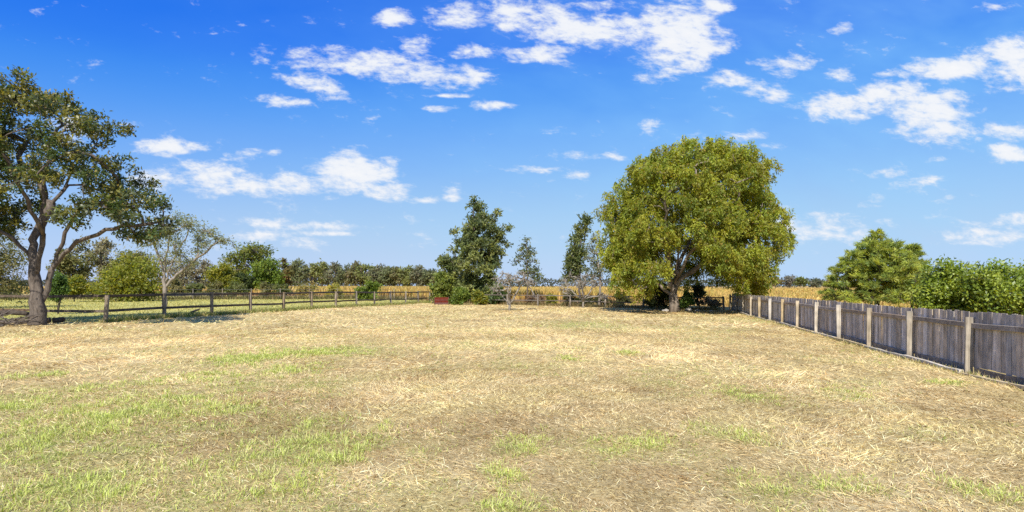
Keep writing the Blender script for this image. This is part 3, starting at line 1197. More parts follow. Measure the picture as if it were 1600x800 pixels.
def profile_clumps(prof, D, base_px, n, r, depth=1.0, seed=0, shell=.55, zoff=0.0, hollow=None, gap=.8):
    """fill an outline (rows of height, left, right as seen in elevation at distance D) with foliage masses in 3-D"""
    rng = np.random.default_rng(seed)
    prof = sorted(prof)
    ys = np.array([q[0] for q in prof], float)
    xl = np.array([q[1] for q in prof], float)
    xr = np.array([q[2] for q in prof], float)
    bx = X(base_px, D)
    out_ = []
    tries = 0
    while len(out_) < n and tries < 40000:
        tries += 1
        yy = rng.uniform(ys[0], ys[-1])
        a, b_ = np.interp(yy, ys, xl), np.interp(yy, ys, xr)
        wmax = (xr - xl).max()
        if rng.random() > ((b_ - a) / wmax) ** 2 + .05:
            continue
        th = rng.random() * 2 * math.pi
        rho = math.sqrt(rng.random())
        if rho < shell and rng.random() < .75:
            continue
        u_, w_ = rho * math.cos(th), rho * math.sin(th)
        cxp, hw = (a + b_) / 2, (b_ - a) / 2
        rloc = r * rng.uniform(.75, 1.25)
        hwm = max(.05, hw * D / F - rloc * .75)
        px_ = X(cxp, D) + u_ * hwm
        dz = w_ * max(.05, hw * D / F * depth - rloc * .6)
        zz = Z(yy, D) + zoff
        # keep the apparent elevation of what stands nearer or farther than the trunk
        c_ = np.array([px_ - bx, dz, zz])
        if hollow is not None and hollow(c_):
            continue
        if any(np.linalg.norm((c_ - np.array(o_[:3])) * np.array([1, 1, 1.15])) < gap * (rloc + o_[3]) * .75 for o_ in out_):
            if tries < 30000:
                continue
        out_.append((c_[0], c_[1], c_[2] - 0, rloc))
    return out_


def gbase(px, D):
    x_ = X(px, D)
    return (x_, D, float(ground_z(x_, D)))


# ---- the large dome-shaped weeping tree
D = 41.0
B = gbase(1053, D)
prof = [(226, 1052, 1140), (238, 1012, 1168), (255, 985, 1186), (280, 962, 1198), (305, 948, 1202), (330, 936, 1206), (350, 930, 1214), (380, 930, 1216), (405, 936, 1212), (425, 948, 1208), (440, 956, 1196), (452, 962, 1188)]


def hollow_big(c_):
    # open skirt around the trunk
    if c_[1] > 1.2:
        return c_[2] < 2.9
    return (c_[2] < 3.5 and math.hypot(c_[0] - .8, c_[1]) < 4.3 + (c_[1] > 0) * 1.2) or (c_[2] < 4.5 and abs(c_[0] - .1) < 1.5)


cl = profile_clumps(prof, D, 1053, 160, .92, .95, 3, .62, 0, hollow_big, .84)
loc = lambda px_, py_, dy=0.0: (X(px_, D) - B[0], dy, Z(py_, D) - B[2])
for (px_, py_, dy, r_) in [(1222, 350, 0, .85), (1215, 335, -.6, .8), (1226, 375, .3, .75), (1212, 390, -.8, .8), (1205, 405, .4, .7), (1190, 425, -.6, .7), (1172, 440, -1.2, .75), (1168, 455, -1.0, .5), (1130, 440, -3, .7), (1120, 432, -4, .8), (970, 425, -1, .8), (962, 440, -1.5, .8), (985, 448, -2, .7), (1003, 445, -2.8, .6), (955, 405, 0, .8), (1000, 425, -4.2, .7), (1062, 240, -1.5, .9), (1030, 248, -1, .9), (1100, 238, 0, .9), (1135, 244, -.8, .9), (1163, 254, 0, .9), (1003, 262, 0, .9), (1080, 248, -3, .9), (1120, 256, -3, .9), (984, 282, 0, .9), (1180, 276, 0, .9), (1188, 300, 0, .9), (964, 304, 0, .9), (952, 328, 0, .9), (1192, 322, 0, .9), (1010, 280, -3.5, .9), (1160, 280, -3.5, .9), (1150, 420, -3.4, .8)]:
    q = loc(px_, py_, dy)
    cl.append((q[0], q[1], q[2], r_))
ST = [[(0, 0, .5), (-.05, .05, 1.3)],
      [(-.05, .05, 1.3), (-.25, .1, 2.4), (-.5, .2, 4.2), (-.8, .3, 6.2), (-.9, .2, 8.5)],
      [(-.05, .05, 1.3), (.2, .1, 2.6), (.35, 0, 4.5), (.7, -.2, 6.8), (1.1, 0, 9.0)],
      [(0, .05, 1.4), (.45, .2, 2.3), (1.9, .3, 3.3), (3.8, .2, 4.4), (5.4, 0, 5.4)],
      [(-.1, .05, 1.4), (-.7, -.3, 2.6), (-2.0, -.8, 3.9), (-3.6, -1.2, 5.0)],
      [(-.1, .05, 1.6), (-.4, .8, 3.0), (-1.2, 2.2, 5.0), (-2.2, 3.4, 6.5)],
      [(.1, .05, 1.8), (.6, 1.0, 3.4), (1.8, 2.4, 5.2), (2.6, 3.6, 7.0)],
      [(.2, .0, 2.4), (.9, -.8, 4.2), (2.0, -2.4, 6.0), (2.6, -3.2, 7.6)],
      [(-.2, .0, 2.2), (-.6, -1.0, 4.0), (-1.2, -2.6, 5.8), (-1.6, -3.4, 7.4)],
      [(-.1, .05, 1.2), (-1.0, .3, 2.0), (-2.6, .5, 2.9), (-4.4, .3, 3.6)]]
WEEP = dict(kind='weep', pal=[[.130, .150, .019], [.158, .170, .023], [.110, .136, .021], [.148, .148, .019]], len=.20, wid=.070, spread=.32, hang=.46, cj=.30, odd=(.06, (.34, .25, .05)), rref=1.0, gain=1.95)
make_tree('dome_tree', 'large dense dome-shaped olive green tree with drooping foliage near the paling fence', 'tree', B, ST, cl, WEEP, M_BARK_TAN, .29, 5, subs=22, per=60, tip_r=.01, min_r=.014, step=.5, sub_flat=.9)

# ---- the tall tree at the edge with the forked trunk
D = 24.0
B = gbase(62, D)
loc = lambda px_, py_, dy=0.0: (X(px_, D) - B[0], dy, Z(py_, D) - B[2])
CL = [(0, 122, 30, .3), (28, 160, 24, -.8), (-25, 150, 40, .5), (62, 155, 22, .6), (80, 168, 22, -.4), (95, 162, 18, .2), (104, 178, 15, -1), (140, 192, 22, 0), (155, 205, 20, -.8), (150, 188, 16, 1.0), (122, 204, 17, .8), (110, 218, 18, -1.2), (100, 200, 12, .2),
      (-15, 205, 30, 1.2), (-40, 260, 50, 0), (55, 240, 26, -1.6), (95, 248, 28, .8), (140, 250, 26, -1.0), (175, 250, 17, .4), (183, 268, 14, -.4), (12, 262, 28, .9), (40, 280, 28, -1.8), (85, 282, 24, 1.8), (125, 285, 28, -1.4), (165, 288, 20, .5), (180, 285, 14, -1),
      (25, 312, 24, 1.0), (-5, 298, 30, -1.2), (100, 312, 16, -2.0), (150, 312, 18, .8), (167, 330, 20, -1.2), (200, 305, 20, .6), (215, 318, 20, -.5), (240, 318, 17, .3), (228, 342, 20, -.9), (250, 352, 18, .2), (258, 372, 11, -.4), (214, 356, 17, .8), (236, 368, 15, -.2), (175, 352, 18, -1.4), (192, 362, 14, .1), (15, 340, 18, -1.5), (-20, 345, 34, .4), (195, 330, 18, -.8), (130, 330, 12, 1.5), (70, 215, 14, 1.5), (35, 205, 12, 1.6), (70, 300, 18, 2.2), (-60, 320, 50, .6), (-50, 190, 50, .2), (60, 335, 12, -2.2), (110, 270, 20, 2.2), (20, 140, 20, 1.0), (160, 262, 16, 1.8)]
cl = []
for (px_, py_, rp, dy) in CL:
    q = loc(px_, py_, dy * 1.5)
    cl.append((q[0], q[1], q[2], rp * D / F))
ST = [[(0, 0, .6), (-.08, 0, 1.4), (-.25, 0, 2.2), (-.40, .1, 3.1), (-.5, .2, 4.2), (-.85, .3, 5.8), (-1.3, .2, 7.4)],
      [(-.22, 0, 2.05), (.03, -.1, 2.8), (.2, -.1, 3.4), (.3, -.15, 4.4), (.35, -.2, 6), (.6, -.3, 7.6)],
      [(.02, 0, .85), (.30, .05, 1.45), (.42, .1, 2.3), (.6, .15, 3.0), (.75, .2, 4.0), (1.3, .3, 5.6), (2.1, .3, 6.6)],
      [(.6, .15, 3.0), (.98, .1, 3.9), (1.25, .3, 4.6), (1.9, .5, 5.6)],
      [(.45, .1, 2.4), (1.0, 0, 3.0), (1.6, -.1, 3.5), (2.6, -.2, 3.8), (3.6, -.1, 4.2), (4.8, 0, 4.3)],
      [(-.32, .05, 2.7), (-1.0, -.2, 3.7), (-1.9, -.4, 4.1)],
      [(-.45, .15, 3.6), (-.2, 1.0, 5.4), (.2, 1.8, 7.0)],
      [(.25, -.1, 3.8), (.1, -1.2, 5.8), (-.2, -1.8, 7.2)]]
BROAD = dict(kind='broad', pal=[[.055, .075, .018], [.085, .095, .02], [.04, .06, .016], [.115, .11, .022], [.06, .07, .03]], len=.165, wid=.075, spread=.25, odd=(.06, (.30, .25, .07)), rref=.6, gain=1.55, cj=.3)
make_tree('forked_tree', 'tall open-crowned tree with thick forked grey trunk beside the rail fence', 'tree', B, ST, cl, BROAD, M_BARK_GREY, .255, 8, subs=14, per=44, tip_r=.006, min_r=.008, step=.35, flare=.35, leafmat=M_LEAF_GLOSS)

# ---- sparse pale tree behind the rail fence
D = 43.0
B = gbase(257, D)
loc = lambda px_, py_, dy=0.0: (X(px_, D) - B[0], dy, Z(py_, D) - B[2])
cl = []
for (px_, py_, rp, dy) in [(262, 352, 12, 0), (288, 347, 11, .5), (302, 354, 12, -.6), (318, 360, 10, .2), (330, 363, 9, -.3), (250, 366, 11, .6), (278, 364, 12, -.8), (242, 380, 10, -.2), (310, 374, 10, .8), (345, 378, 8, .1), (358, 376, 6, -.2), (296, 370, 10, 1.2), (285, 385, 9, -1), (265, 378, 10, 1), (232, 362, 10, .3), (362, 384, 6, .3), (272, 340, 8, .2), (340, 372, 7, .2), (225, 380, 9, -.4), (270, 395, 9, .5), (290, 400, 9, -.6), (305, 392, 9, .4), (322, 385, 8, -.3), (255, 400, 9, -.5), (280, 415, 8, .3), (300, 412, 8, 0)]:
    q = loc(px_, py_, dy)
    cl.append((q[0], q[1], q[2], rp * D / F))
ST = [[(0, 0, .8), (.05, 0, 1.5)],
      [(.05, 0, 1.6), (-.15, .1, 2.8), (-.5, 0, 4.0), (-.9, .1, 5.0)],
      [(.05, 0, 1.5), (.5, 0, 2.1), (1.9, -.1, 3.2), (3.4, -.1, 4.4), (4.5, 0, 5.4)],
      [(0, 0, 1.9), (.35, .1, 3.0), (.9, .2, 4.3), (1.7, .1, 5.6)],
      [(0, 0, 2.2), (.2, -.3, 3.6), (.6, -.4, 5.2)]]
make_tree('sparse_tree', 'small sparse pale-barked tree with thin grey twigs behind the rail fence', 'tree', B, ST, cl, dict(kind='broad', pal=[[.13, .14, .06], [.155, .155, .07], [.09, .105, .04]], len=.17, wid=.075, spread=.35, rref=.5), M_BARK_PALE, .15, 9, subs=18, per=13, tip_r=.011, min_r=.006, step=.35)

# ---- conical dark tree in the middle
D = 62.0
B = gbase(741, D)
prof = [(312, 737, 744), (322, 730, 752), (335, 722, 766), (350, 714, 784), (362, 708, 790), (375, 712, 788), (388, 704, 786), (400, 692, 786), (415, 686, 784), (430, 690, 788), (445, 692, 792), (460, 694, 792), (470, 696, 790)]
cl = profile_clumps(prof, D, 741, 92, .60, .9, 12, .35, 0, None, .80)
loc = lambda px_, py_, dy=0.0: (X(px_, D) - B[0], dy, Z(py_, D) - B[2])
for (px_, py_, dy) in [(795, 357, 0), (790, 378, .4), (776, 332, 0), (690, 404, 0), (694, 416, -.6), (706, 362, .2), (740, 314, 0), (753, 322, .2), (786, 368, -.3)]:
    q = loc(px_, py_, dy)
    cl.append((q[0], q[1], q[2], .42))
ST = [[(0, 0, 1.), (.05, 0, 3), (-.05, .1, 6), (0, 0, 9), (0, 0, 10.6)], [(.05, 0, 2.4), (1.2, .2, 4.5), (1.9, .1, 7.0)], [(0, 0, 2.4), (-1.2, .1, 4.2), (-2.2, 0, 5.2)]]
DARKB = dict(kind='far', pal=[[.052, .066, .022], [.075, .088, .028], [.040, .052, .020], [.105, .112, .034]], len=.36, wid=.15, spread=.34, odd=(.06, (.20, .20, .10)), rref=.7, gain=2.5)
make_tree('conical_tree', 'tall conical dark green tree with ragged crown in the middle of the back boundary', 'tree', B, ST, cl, DARKB, M_BARK_DARK, .26, 12, subs=12, per=26, tip_r=.02, min_r=.02, step=.6)


# ---- shrubs (bushes down to the ground)
def shrub(name, label, xl, xr, yt, yb, D, pal, seed, n=16, leafk='far', ln=.3, wid=.13, per=26, subs=9, bark=None, group=None, cat='shrub', depth=.8, rr=None, top=None, lm=None, flat_bottom=False):
    px0 = (xl + xr) / 2
    B = gbase(px0, D)
    H_ = (yb - yt)
    prof = top or [(yt, px0 - (xr - xl) * .18, px0 + (xr - xl) * .18), (yt + .15 * H_, px0 - (xr - xl) * .36, px0 + (xr - xl) * .36), (yt + .4 * H_, xl, xr), (yt + .75 * H_, xl, xr), (yb - .06 * H_, px0 - (xr - xl) * .45, px0 + (xr - xl) * .45)]
    wm = (xr - xl) * D / F
    r_ = rr or max(.22, min(1.2, wm * .16))
    cl = profile_clumps(prof, D, px0, n, r_, depth, seed, .45, 0, None, .62)
    hh = Z(yt, D) - B[2]
    st = [[(0, 0, .15)]]
    rg = np.random.default_rng(seed + 500)
    for k_ in range(4):
        a = k_ * 1.57 + rg.random()
        st.append([(0, 0, .15), (math.cos(a) * wm * .08, math.sin(a) * wm * .08, hh * .3), (math.cos(a) * wm * .2, math.sin(a) * wm * .2, hh * .55)])
    return make_tree(name, label, cat, B, st, cl, dict(kind=leafk, pal=pal, len=ln, wid=wid, spread=r_ * .62, rref=r_, odd=(.04, (pal[0][0] * 1.9, pal[0][1] * 1.6, pal[0][2] * 1.5))), bark or M_BARK_DARK, max(.05, hh * .022), seed, group, subs=subs, per=per, tip_r=max(.008, .0002 * D), min_r=max(.008, .00025 * D), step=max(.3, hh * .12), trunk_name='stem' if cat == 'shrub' else 'trunk', crown_name='foliage' if cat == 'shrub' else 'crown', leafmat=lm)


YG = [[.150, .155, .024], [.122, .135, .022], [.18, .172, .028], [.09, .108, .02]]
BG = [[.095, .13, .024], [.075, .108, .02], [.125, .15, .028]]
OL = [[.10, .10, .035], [.125, .118, .045], [.08, .085, .03], [.14, .125, .05]]
DG = [[.035, .05, .016], [.05, .066, .02], [.028, .04, .014]]
GO = [[.15, .14, .075], [.12, .118, .06], [.17, .15, .085]]

# near the left tree
shrub('olive_shrub', 'tall olive grey leafy shrub left of the forked trunk', -70, 46, 372, 466, 42, OL, 21, 26, 'broad', .2, .085, 26, 12)
shrub('dark_shrub', 'small dark green shrub just right of the forked trunk', 78, 103, 438, 474, 33, [[.05, .085, .02], [.07, .11, .025]], 22, 12, 'broad', .14, .065, 26, 9)
shrub('yellow_shrub', 'small yellow green shrub between forked trunk and round bush', 98, 134, 438, 466, 58, YG, 23, 12)
shrub('yellow_bush', 'wide rounded yellow green bush behind the rail fence', 148, 254, 408, 468, 60, YG, 24, 34, 'far', .3, .14, 28, 10, top=[(410, 188, 238), (416, 170, 246), (428, 158, 252), (442, 150, 254), (455, 146, 254), (465, 150, 252)])

# tree helper for mid-distance trees with visible stems
def grove_tree(name, label, xl, xr, yt, yc, yb, D, pal, seed, n=16, per=22, ln=.4, wid=.18, bark=None, lean=0.0, group=None, top=None, subs=8, lm=None, tr=None):
    px0 = (xl + xr) / 2
    B = gbase(px0, D)
    H_ = yc - yt
    w_ = xr - xl
    prof = top or [(yt, px0 - w_ * .16, px0 + w_ * .2), (yt + .2 * H_, px0 - w_ * .4, px0 + w_ * .36), (yt + .55 * H_, xl, xr), (yt + .85 * H_, px0 - w_ * .46, px0 + w_ * .46), (yc, px0 - w_ * .34, px0 + w_ * .36)]
    wm = w_ * D / F
    r_ = max(.35, wm * .15)
    cl = profile_clumps(prof, D, px0, n, r_, .85, seed, .4, 0, None, .62)
    hh = Z(yt, D) - B[2]
    hc = max(.5, Z(yc, D) - B[2])
    rg = np.random.default_rng(seed + 900)
    st = [[(0, 0, hc * .5), (lean * wm * .2, 0, hc)]]
    for k_ in range(3):
        a = k_ * 2.1 + rg.random() * 1.5
        st.append([(lean * wm * .2, 0, hc), (lean * wm * .25 + math.cos(a) * wm * .14, math.sin(a) * wm * .12, hc + (hh - hc) * .35), (lean * wm * .3 + math.cos(a) * wm * .26, math.sin(a) * wm * .22, hc + (hh - hc) * .65)])
    return make_tree(name, label, 'tree', B, st, cl, dict(kind='far', pal=pal, len=ln, wid=wid, spread=r_ * .62, rref=r_, odd=(.05, (pal[0][0] * 1.6, pal[0][1] * 1.4, pal[0][2] * 1.3))), bark or M_BARK_GREY, tr or hh * .028, seed, group, subs=subs, per=per, tip_r=.0004 * D, min_r=.0004 * D, step=max(.4, hh * .09), leafmat=lm or M_FAR)


GRV = 'trees behind the green paddock'
grove_tree('grey_tree', 'grey olive tree with dark trunk seen right of the forked trunk', 84, 152, 378, 446, 466, 74, OL, 31, 20, bark=M_BARK_DARK, group=GRV)
grove_tree('drooping_tree', 'pale drooping olive tree behind the left of the round bush', 138, 188, 380, 436, 466, 82, GO, 32, 16, group=GRV)
grove_tree('round_olive_tree', 'dark olive tree rising behind the round yellow bush', 172, 242, 392, 440, 464, 90, OL, 33, 18, group=GRV)
grove_tree('thin_grey_tree', 'grey brown scrubby tree behind the pale sparse tree', 246, 304, 404, 446, 462, 115, GO, 34, 16, per=16, ln=.5, wid=.2, group=GRV)
grove_tree('brown_scrub_tree', 'grey brown scrubby tree left of the yellow green tree', 286, 336, 404, 446, 461, 120, GO, 35, 16, per=16, ln=.5, wid=.2, group=GRV)
shrub('yellow_green_tree', 'bushy yellow green tree behind the third rail fence post', 322, 372, 414, 462, 72, YG, 36, 22, group=GRV, cat='tree')
grove_tree('tall_green_tree', 'tallest green tree with flat dark top behind the rail fence', 346, 424, 390, 446, 462, 80, [[.09, .105, .025], [.07, .09, .022], [.12, .12, .025]], 37, 24, group=GRV, top=[(391, 372, 418), (398, 362, 426), (406, 354, 420), (416, 350, 398), (430, 348, 396), (446, 352, 394)])
grove_tree('bright_green_tree', 'bright green rounded tree with short trunk by the crop edge', 384, 446, 411, 446, 461, 76, BG, 38, 20, group=GRV)
grove_tree('brown_green_tree', 'small brownish green tree at the end of the grove', 426, 458, 408, 446, 459, 92, [[.10, .085, .03], [.085, .09, .028], [.13, .09, .035]], 39, 14, group=GRV)
shrub('dark_hedge_shrub', 'dark shrub in the gap between yellow green and bright green trees', 366, 394, 428, 462, 74, DG, 40, 12)
for i, (xl, xr, yt, lb) in enumerate([(262, 292, 443, 'low green shrub beside the pale sparse trunk'), (290, 322, 445, 'low green shrub second from the pale sparse trunk'), (320, 352, 446, 'low grey green shrub below the bushy yellow green tree'), (352, 384, 447, 'low dark shrub below the tallest green tree'), (396, 426, 447, 'low shrub below the bright green tree'), (424, 452, 448, 'low shrub at the right end of the wire fence hedge'),
                                     (-20, 24, 452, 'low shrub at the left edge behind the olive shrub'), (130, 160, 450, 'low shrub at the left foot of the round bush')]):
    shrub('hedge_shrub', lb, xl, xr, yt, 463.5, 70, [[.09, .10, .03], [.11, .115, .04], [.07, .085, .025]] if i % 2 else OL, 50 + i, 9, per=20, subs=7, group='low shrubs along the far wire fence')

# green shrub in the middle of the left fence
shrub('green_shrub', 'bright green shrub standing behind the rail fence in front of the crop', 556, 592, 444, 470, 63, BG, 60, 14, per=26)
shrub('yellow_crop_shrub', 'yellow green shrub in the golden crop left of the bright green shrub', 508, 536, 446, 466, 74, [[.22, .19, .04], [.17, .17, .035]], 61, 10, per=20)
shrub('pale_crop_shrub', 'pale olive shrub in the golden crop nearest the grove', 464, 500, 446, 468, 74, [[.22, .18, .06], [.17, .155, .05]], 62, 10, per=18)

# around the conical tree
shrub('light_green_shrub', 'light green leafy shrub against the left side of the conical tree', 668, 712, 428, 470, 60, [[.12, .145, .03], [.095, .12, .026], [.145, .16, .035]], 63, 18, per=28)
shrub('weedy_shrub', 'yellow green weedy shrub at the foot of the conical tree', 738, 760, 452, 474, 56, YG, 64, 9, per=24)
shrub('low_green_shrub', 'low green shrub at the left foot of the conical tree', 704, 734, 452, 474, 57, BG, 65, 10, per=24)
shrub('shade_shrub', 'dark green shrub at the right foot of the conical tree', 760, 792, 446, 474, 58, [[.045, .07, .022], [.07, .10, .03]], 66, 12, per=24)

# small thin pine-like tree
D = 64.0
B = gbase(824, D)
loc = lambda px_, py_, dy=0.0: (X(px_, D) - B[0], dy, Z(py_, D) - B[2])
cl = []
for (px_, py_, rp, dy) in [(822, 374, 5, 0), (818, 382, 6, .2), (828, 388, 7, 0), (816, 394, 7, -.2), (830, 396, 8, .1), (822, 402, 7, 0), (812, 404, 7, .2), (833, 408, 6, -.2), (806, 410, 6, 0), (824, 414, 8, .3), (838, 420, 7, 0), (826, 426, 9, -.3), (836, 430, 9, .1), (816, 426, 6, .3), (841, 432, 6, 0)]:
    q = loc(px_, py_, dy)
    cl.append((q[0], q[1], q[2], rp * D / F))
make_tree('slender_tree', 'slender sparse young tree right of the conical tree', 'tree', B, [[(0, 0, 1), (0.02, 0, 3), (-.05, 0, 5), (-.1, 0, 7)]], cl, dict(kind='far', pal=[[.085, .105, .035], [.12, .125, .045], [.06, .08, .03]], len=.3, wid=.12, spread=.3, rref=.5), M_BARK_GREY, .09, 71, subs=9, per=9, tip_r=.018, min_r=.018, step=.5)

# narrow tree beside the dome tree and its thin neighbour
D = 58.0
B = gbase(906, D)
prof = [(337, 916, 924), (350, 902, 924), (365, 894, 918), (378, 886, 912), (392, 890, 916), (405, 884, 916), (418, 880, 914), (432, 880, 906)]
cl = profile_clumps(prof, D, 906, 34, .45, .9, 41, .2, 0, None, .85)
make_tree('narrow_tree', 'narrow upright green tree left of the dome tree', 'tree', B, [[(0, 0, 1), (0, 0, 3), (.2, 0, 5.5), (.8, 0, 8.2)], [(0, 0, 2.4), (-.6, 0, 4), (-1, 0, 5.5)]], cl, dict(kind='far', pal=[[.075, .095, .03], [.11, .12, .035], [.055, .075, .026]], len=.32, wid=.13, spread=.36, rref=.55), M_BARK_GREY, .14, 72, subs=11, per=19, tip_r=.018, min_r=.018, step=.5)
D = 52.0
B = gbase(937, D)
loc = lambda px_, py_, dy=0.0: (X(px_, D) - B[0], dy, Z(py_, D) - B[2])
cl = []
for (px_, py_, rp, dy) in [(928, 372, 7, 0), (922, 388, 7, .2), (932, 396, 7, -.2), (920, 404, 6, 0), (930, 412, 8, .3), (916, 420, 6, 0), (936, 424, 8, -.3), (926, 432, 8, .2), (942, 414, 7, .4)]:
    q = loc(px_, py_, dy)
    cl.append((q[0], q[1], q[2], rp * D / F))
make_tree('thin_pale_tree', 'thin pale-stemmed sparse tree tucked against the dome tree', 'tree', B, [[(0, 0, 1), (.05, 0, 2.2), (-.1, 0, 4), (-.4, 0, 6)]], cl, dict(kind='far', pal=[[.10, .115, .055], [.13, .13, .07]], len=.26, wid=.1, spread=.35, rref=.45), M_BARK_PALE, .10, 73, subs=11, per=13, tip_r=.014, min_r=.012, step=.45)


# leafless multi-stemmed shrubs
def bare_shrub(name, label, px0, D, xl, xr, yt, yb_low, seed, n, lean=()):
    B = gbase(px0, D)
    rg = np.random.default_rng(seed)
    cl = []
    for k_ in range(n):
        u_ = rg.uniform(-1, 1)
        px_ = (xl + xr) / 2 + u_ * (xr - xl) / 2
        py_ = yt + (yb_low - yt) * (u_ * u_ * .5 + rg.random() * .75)
        cl.append((X(px_, D) - B[0], rg.uniform(-1, 1) * (xr - xl) * .38 * D / F, Z(py_, D) - B[2], .34 + .2 * rg.random()))
    st = [[(0, 0, .25), (.02, 0, .5)], [(.02, 0, .5), (-.5, .1, 1.0), (-1.0, .1, 1.7)], [(.02, 0, .5), (.4, -.1, 1.1), (.8, 0, 1.8)], [(.02, 0, .55), (0, .4, 1.2), (.1, .8, 1.9)], [(.02, 0, .55), (0, -.4, 1.2), (-.1, -.8, 1.8)]]
    return make_tree(name, label, 'shrub', B, st, cl, dict(kind='far', pal=[[.17, .16, .08], [.2, .17, .09]], len=.1, wid=.05, spread=.3, rref=.4), M_BARK_TWIG, .085, seed, 'leafless grey shrubs', subs=9, per=.8, tip_r=.022, min_r=.006, step=.3, trunk_name='stem', crown_name='foliage', flare=.2, wob=.2)


bare_shrub('bare_shrub', 'leafless grey branching shrub in front of the conical tree', 796, 44, 766, 836, 424, 458, 81, 34)
bare_shrub('bare_shrub', 'leafless grey branching shrub between narrow tree and dome tree', 911, 49, 876, 944, 424, 460, 82, 40)

# dark hedge row behind, between the bare shrub and the dome tree
for i, (xl, xr, yt, lb) in enumerate([(878, 904, 458, 'low dark shrub at the left end of the back fence hedge'), (902, 930, 460, 'low dark shrub behind the leafless shrub beside the dome tree'), (928, 958, 459, 'low dark shrub behind the thin pale stem'), (956, 985, 461, 'low dark shrub at the left edge of the dome tree shade')]):
    shrub('low_dark_shrub', lb, xl, xr, yt, 478, 53, [[.05, .055, .02], [.075, .075, .03]], 90 + i, 9, per=22, subs=7, group='low dark shrubs along the back fence', ln=.22, wid=.1)
shrub('grass_tuft_shrub', 'small bright yellow green tuft at the back fence in the gap', 852, 870, 462, 477, 55, YG, 94, 7, per=18, subs=7)
shrub('brown_scrub', 'low brown scrub right of the leafless shrub by the back fence', 824, 850, 463, 478, 56, [[.13, .085, .045], [.10, .07, .04]], 95, 8, per=16, subs=7)

# under the dome tree
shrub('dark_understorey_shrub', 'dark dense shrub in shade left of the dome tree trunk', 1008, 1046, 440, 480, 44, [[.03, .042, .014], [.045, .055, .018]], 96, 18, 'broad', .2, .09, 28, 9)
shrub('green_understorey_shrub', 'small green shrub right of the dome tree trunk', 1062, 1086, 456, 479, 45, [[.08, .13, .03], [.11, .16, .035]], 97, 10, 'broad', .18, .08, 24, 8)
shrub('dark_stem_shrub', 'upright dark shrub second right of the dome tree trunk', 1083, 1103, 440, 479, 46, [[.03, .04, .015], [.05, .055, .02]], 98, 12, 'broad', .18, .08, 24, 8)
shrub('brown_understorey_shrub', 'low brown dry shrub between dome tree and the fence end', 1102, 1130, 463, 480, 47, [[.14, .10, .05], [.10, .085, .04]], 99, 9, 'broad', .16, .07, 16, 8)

# ---- conifer and leafy bush beyond the paling fence
D = 30.0
B = gbase(1370, D)
rg = np.random.default_rng(5)
cl = []
levels = [(364, 1), (370, 7), (377, 15), (385, 24), (394, 33), (403, 42), (413, 51), (423, 59), (434, 64), (446, 66), (457, 71), (467, 75)]
for li, (py_, hw) in enumerate(levels):
    m = 5 + li
    for k_ in range(m):
        a = k_ * 6.283 / m + li * .7 + rg.normal(0, .15)
        for f_ in ([1.0] if hw < 22 else ([.55, 1.0] if hw < 50 else [.35, .68, 1.0])):
            if py_ > 436 and f_ < .7 and rg.random() < .6:
                continue
            rr_ = hw * D / F * f_ * rg.uniform(.86, 1.08)
            cl.append((math.cos(a) * rr_, math.sin(a) * rr_ * .95, Z(py_ + (1 - f_) * -4, D) - B[2] + rg.normal(0, .05), .30 if hw > 20 else .17))
ST = [[(0, 0, .8), (.02, 0, 2), (0, 0, 3.2), (0, 0, 4.4), (0, 0, 4.62)]]
CON = dict(kind='needle', pal=[[.085, .10, .022], [.106, .124, .026], [.06, .08, .022], [.13, .14, .03]], len=.20, wid=.034, spread=.3, rref=.3, odd=(.04, (.22, .17, .04)), gain=3.3)
make_tree('conifer_tree', 'conical green conifer with layered needle sprays behind the paling fence', 'tree', B, ST, cl, CON, M_BARK_DARK, .12, 111, subs=6, per=38, tip_r=.006, min_r=.006, step=.3, sub_flat=.32)
D = 34.0
B = gbase(1425, D)
rg = np.random.default_rng(6)
cl = []
for li, (py_, hw) in enumerate([(390, 5), (400, 10), (410, 16), (420, 20), (430, 24), (441, 26), (452, 28), (463, 28)]):
    m = 4 + li
    for k_ in range(m):
        a = k_ * 6.283 / m + li * .9
        for f_ in [.5, 1.0]:
            rr_ = hw * D / F * f_
            cl.append((math.cos(a) * rr_, math.sin(a) * rr_, Z(py_, D) - B[2] + rg.normal(0, .05), .28))
make_tree('conifer_tree', 'smaller narrow conifer between the large conifer and the leafy bush', 'tree', B, [[(0, 0, .8), (0, 0, 2), (0, 0, 3.9)]], cl, CON, M_BARK_DARK, .09, 112, subs=6, per=40, tip_r=.006, min_r=.006, step=.3, sub_flat=.45)
LB = [[.10, .14, .018], [.13, .17, .022], [.165, .195, .028], [.075, .105, .016]]
shrub('leafy_bush', 'large glossy green leafy bush beyond the paling fence, at the frame edge', 1500, 1680, 413, 500, 18.5, LB, 121, 44, 'broad', .115, .062, 40, 12, cat='shrub', lm=M_LEAF_GLOSS, rr=.42, top=[(421, 1540, 1590), (428, 1505, 1660), (438, 1500, 1680), (460, 1498, 1680), (485, 1500, 1680), (505, 1505, 1680)])
shrub('leafy_bush', 'large glossy green leafy bush beyond the paling fence, beside the conifers', 1428, 1520, 416, 492, 20, LB, 122, 32, 'broad', .115, .062, 36, 12, cat='shrub', lm=M_LEAF_GLOSS, rr=.40, top=[(420, 1462, 1474), (428, 1470, 1516), (439, 1446, 1522), (455, 1436, 1524), (475, 1436, 1524), (495, 1440, 1524)])

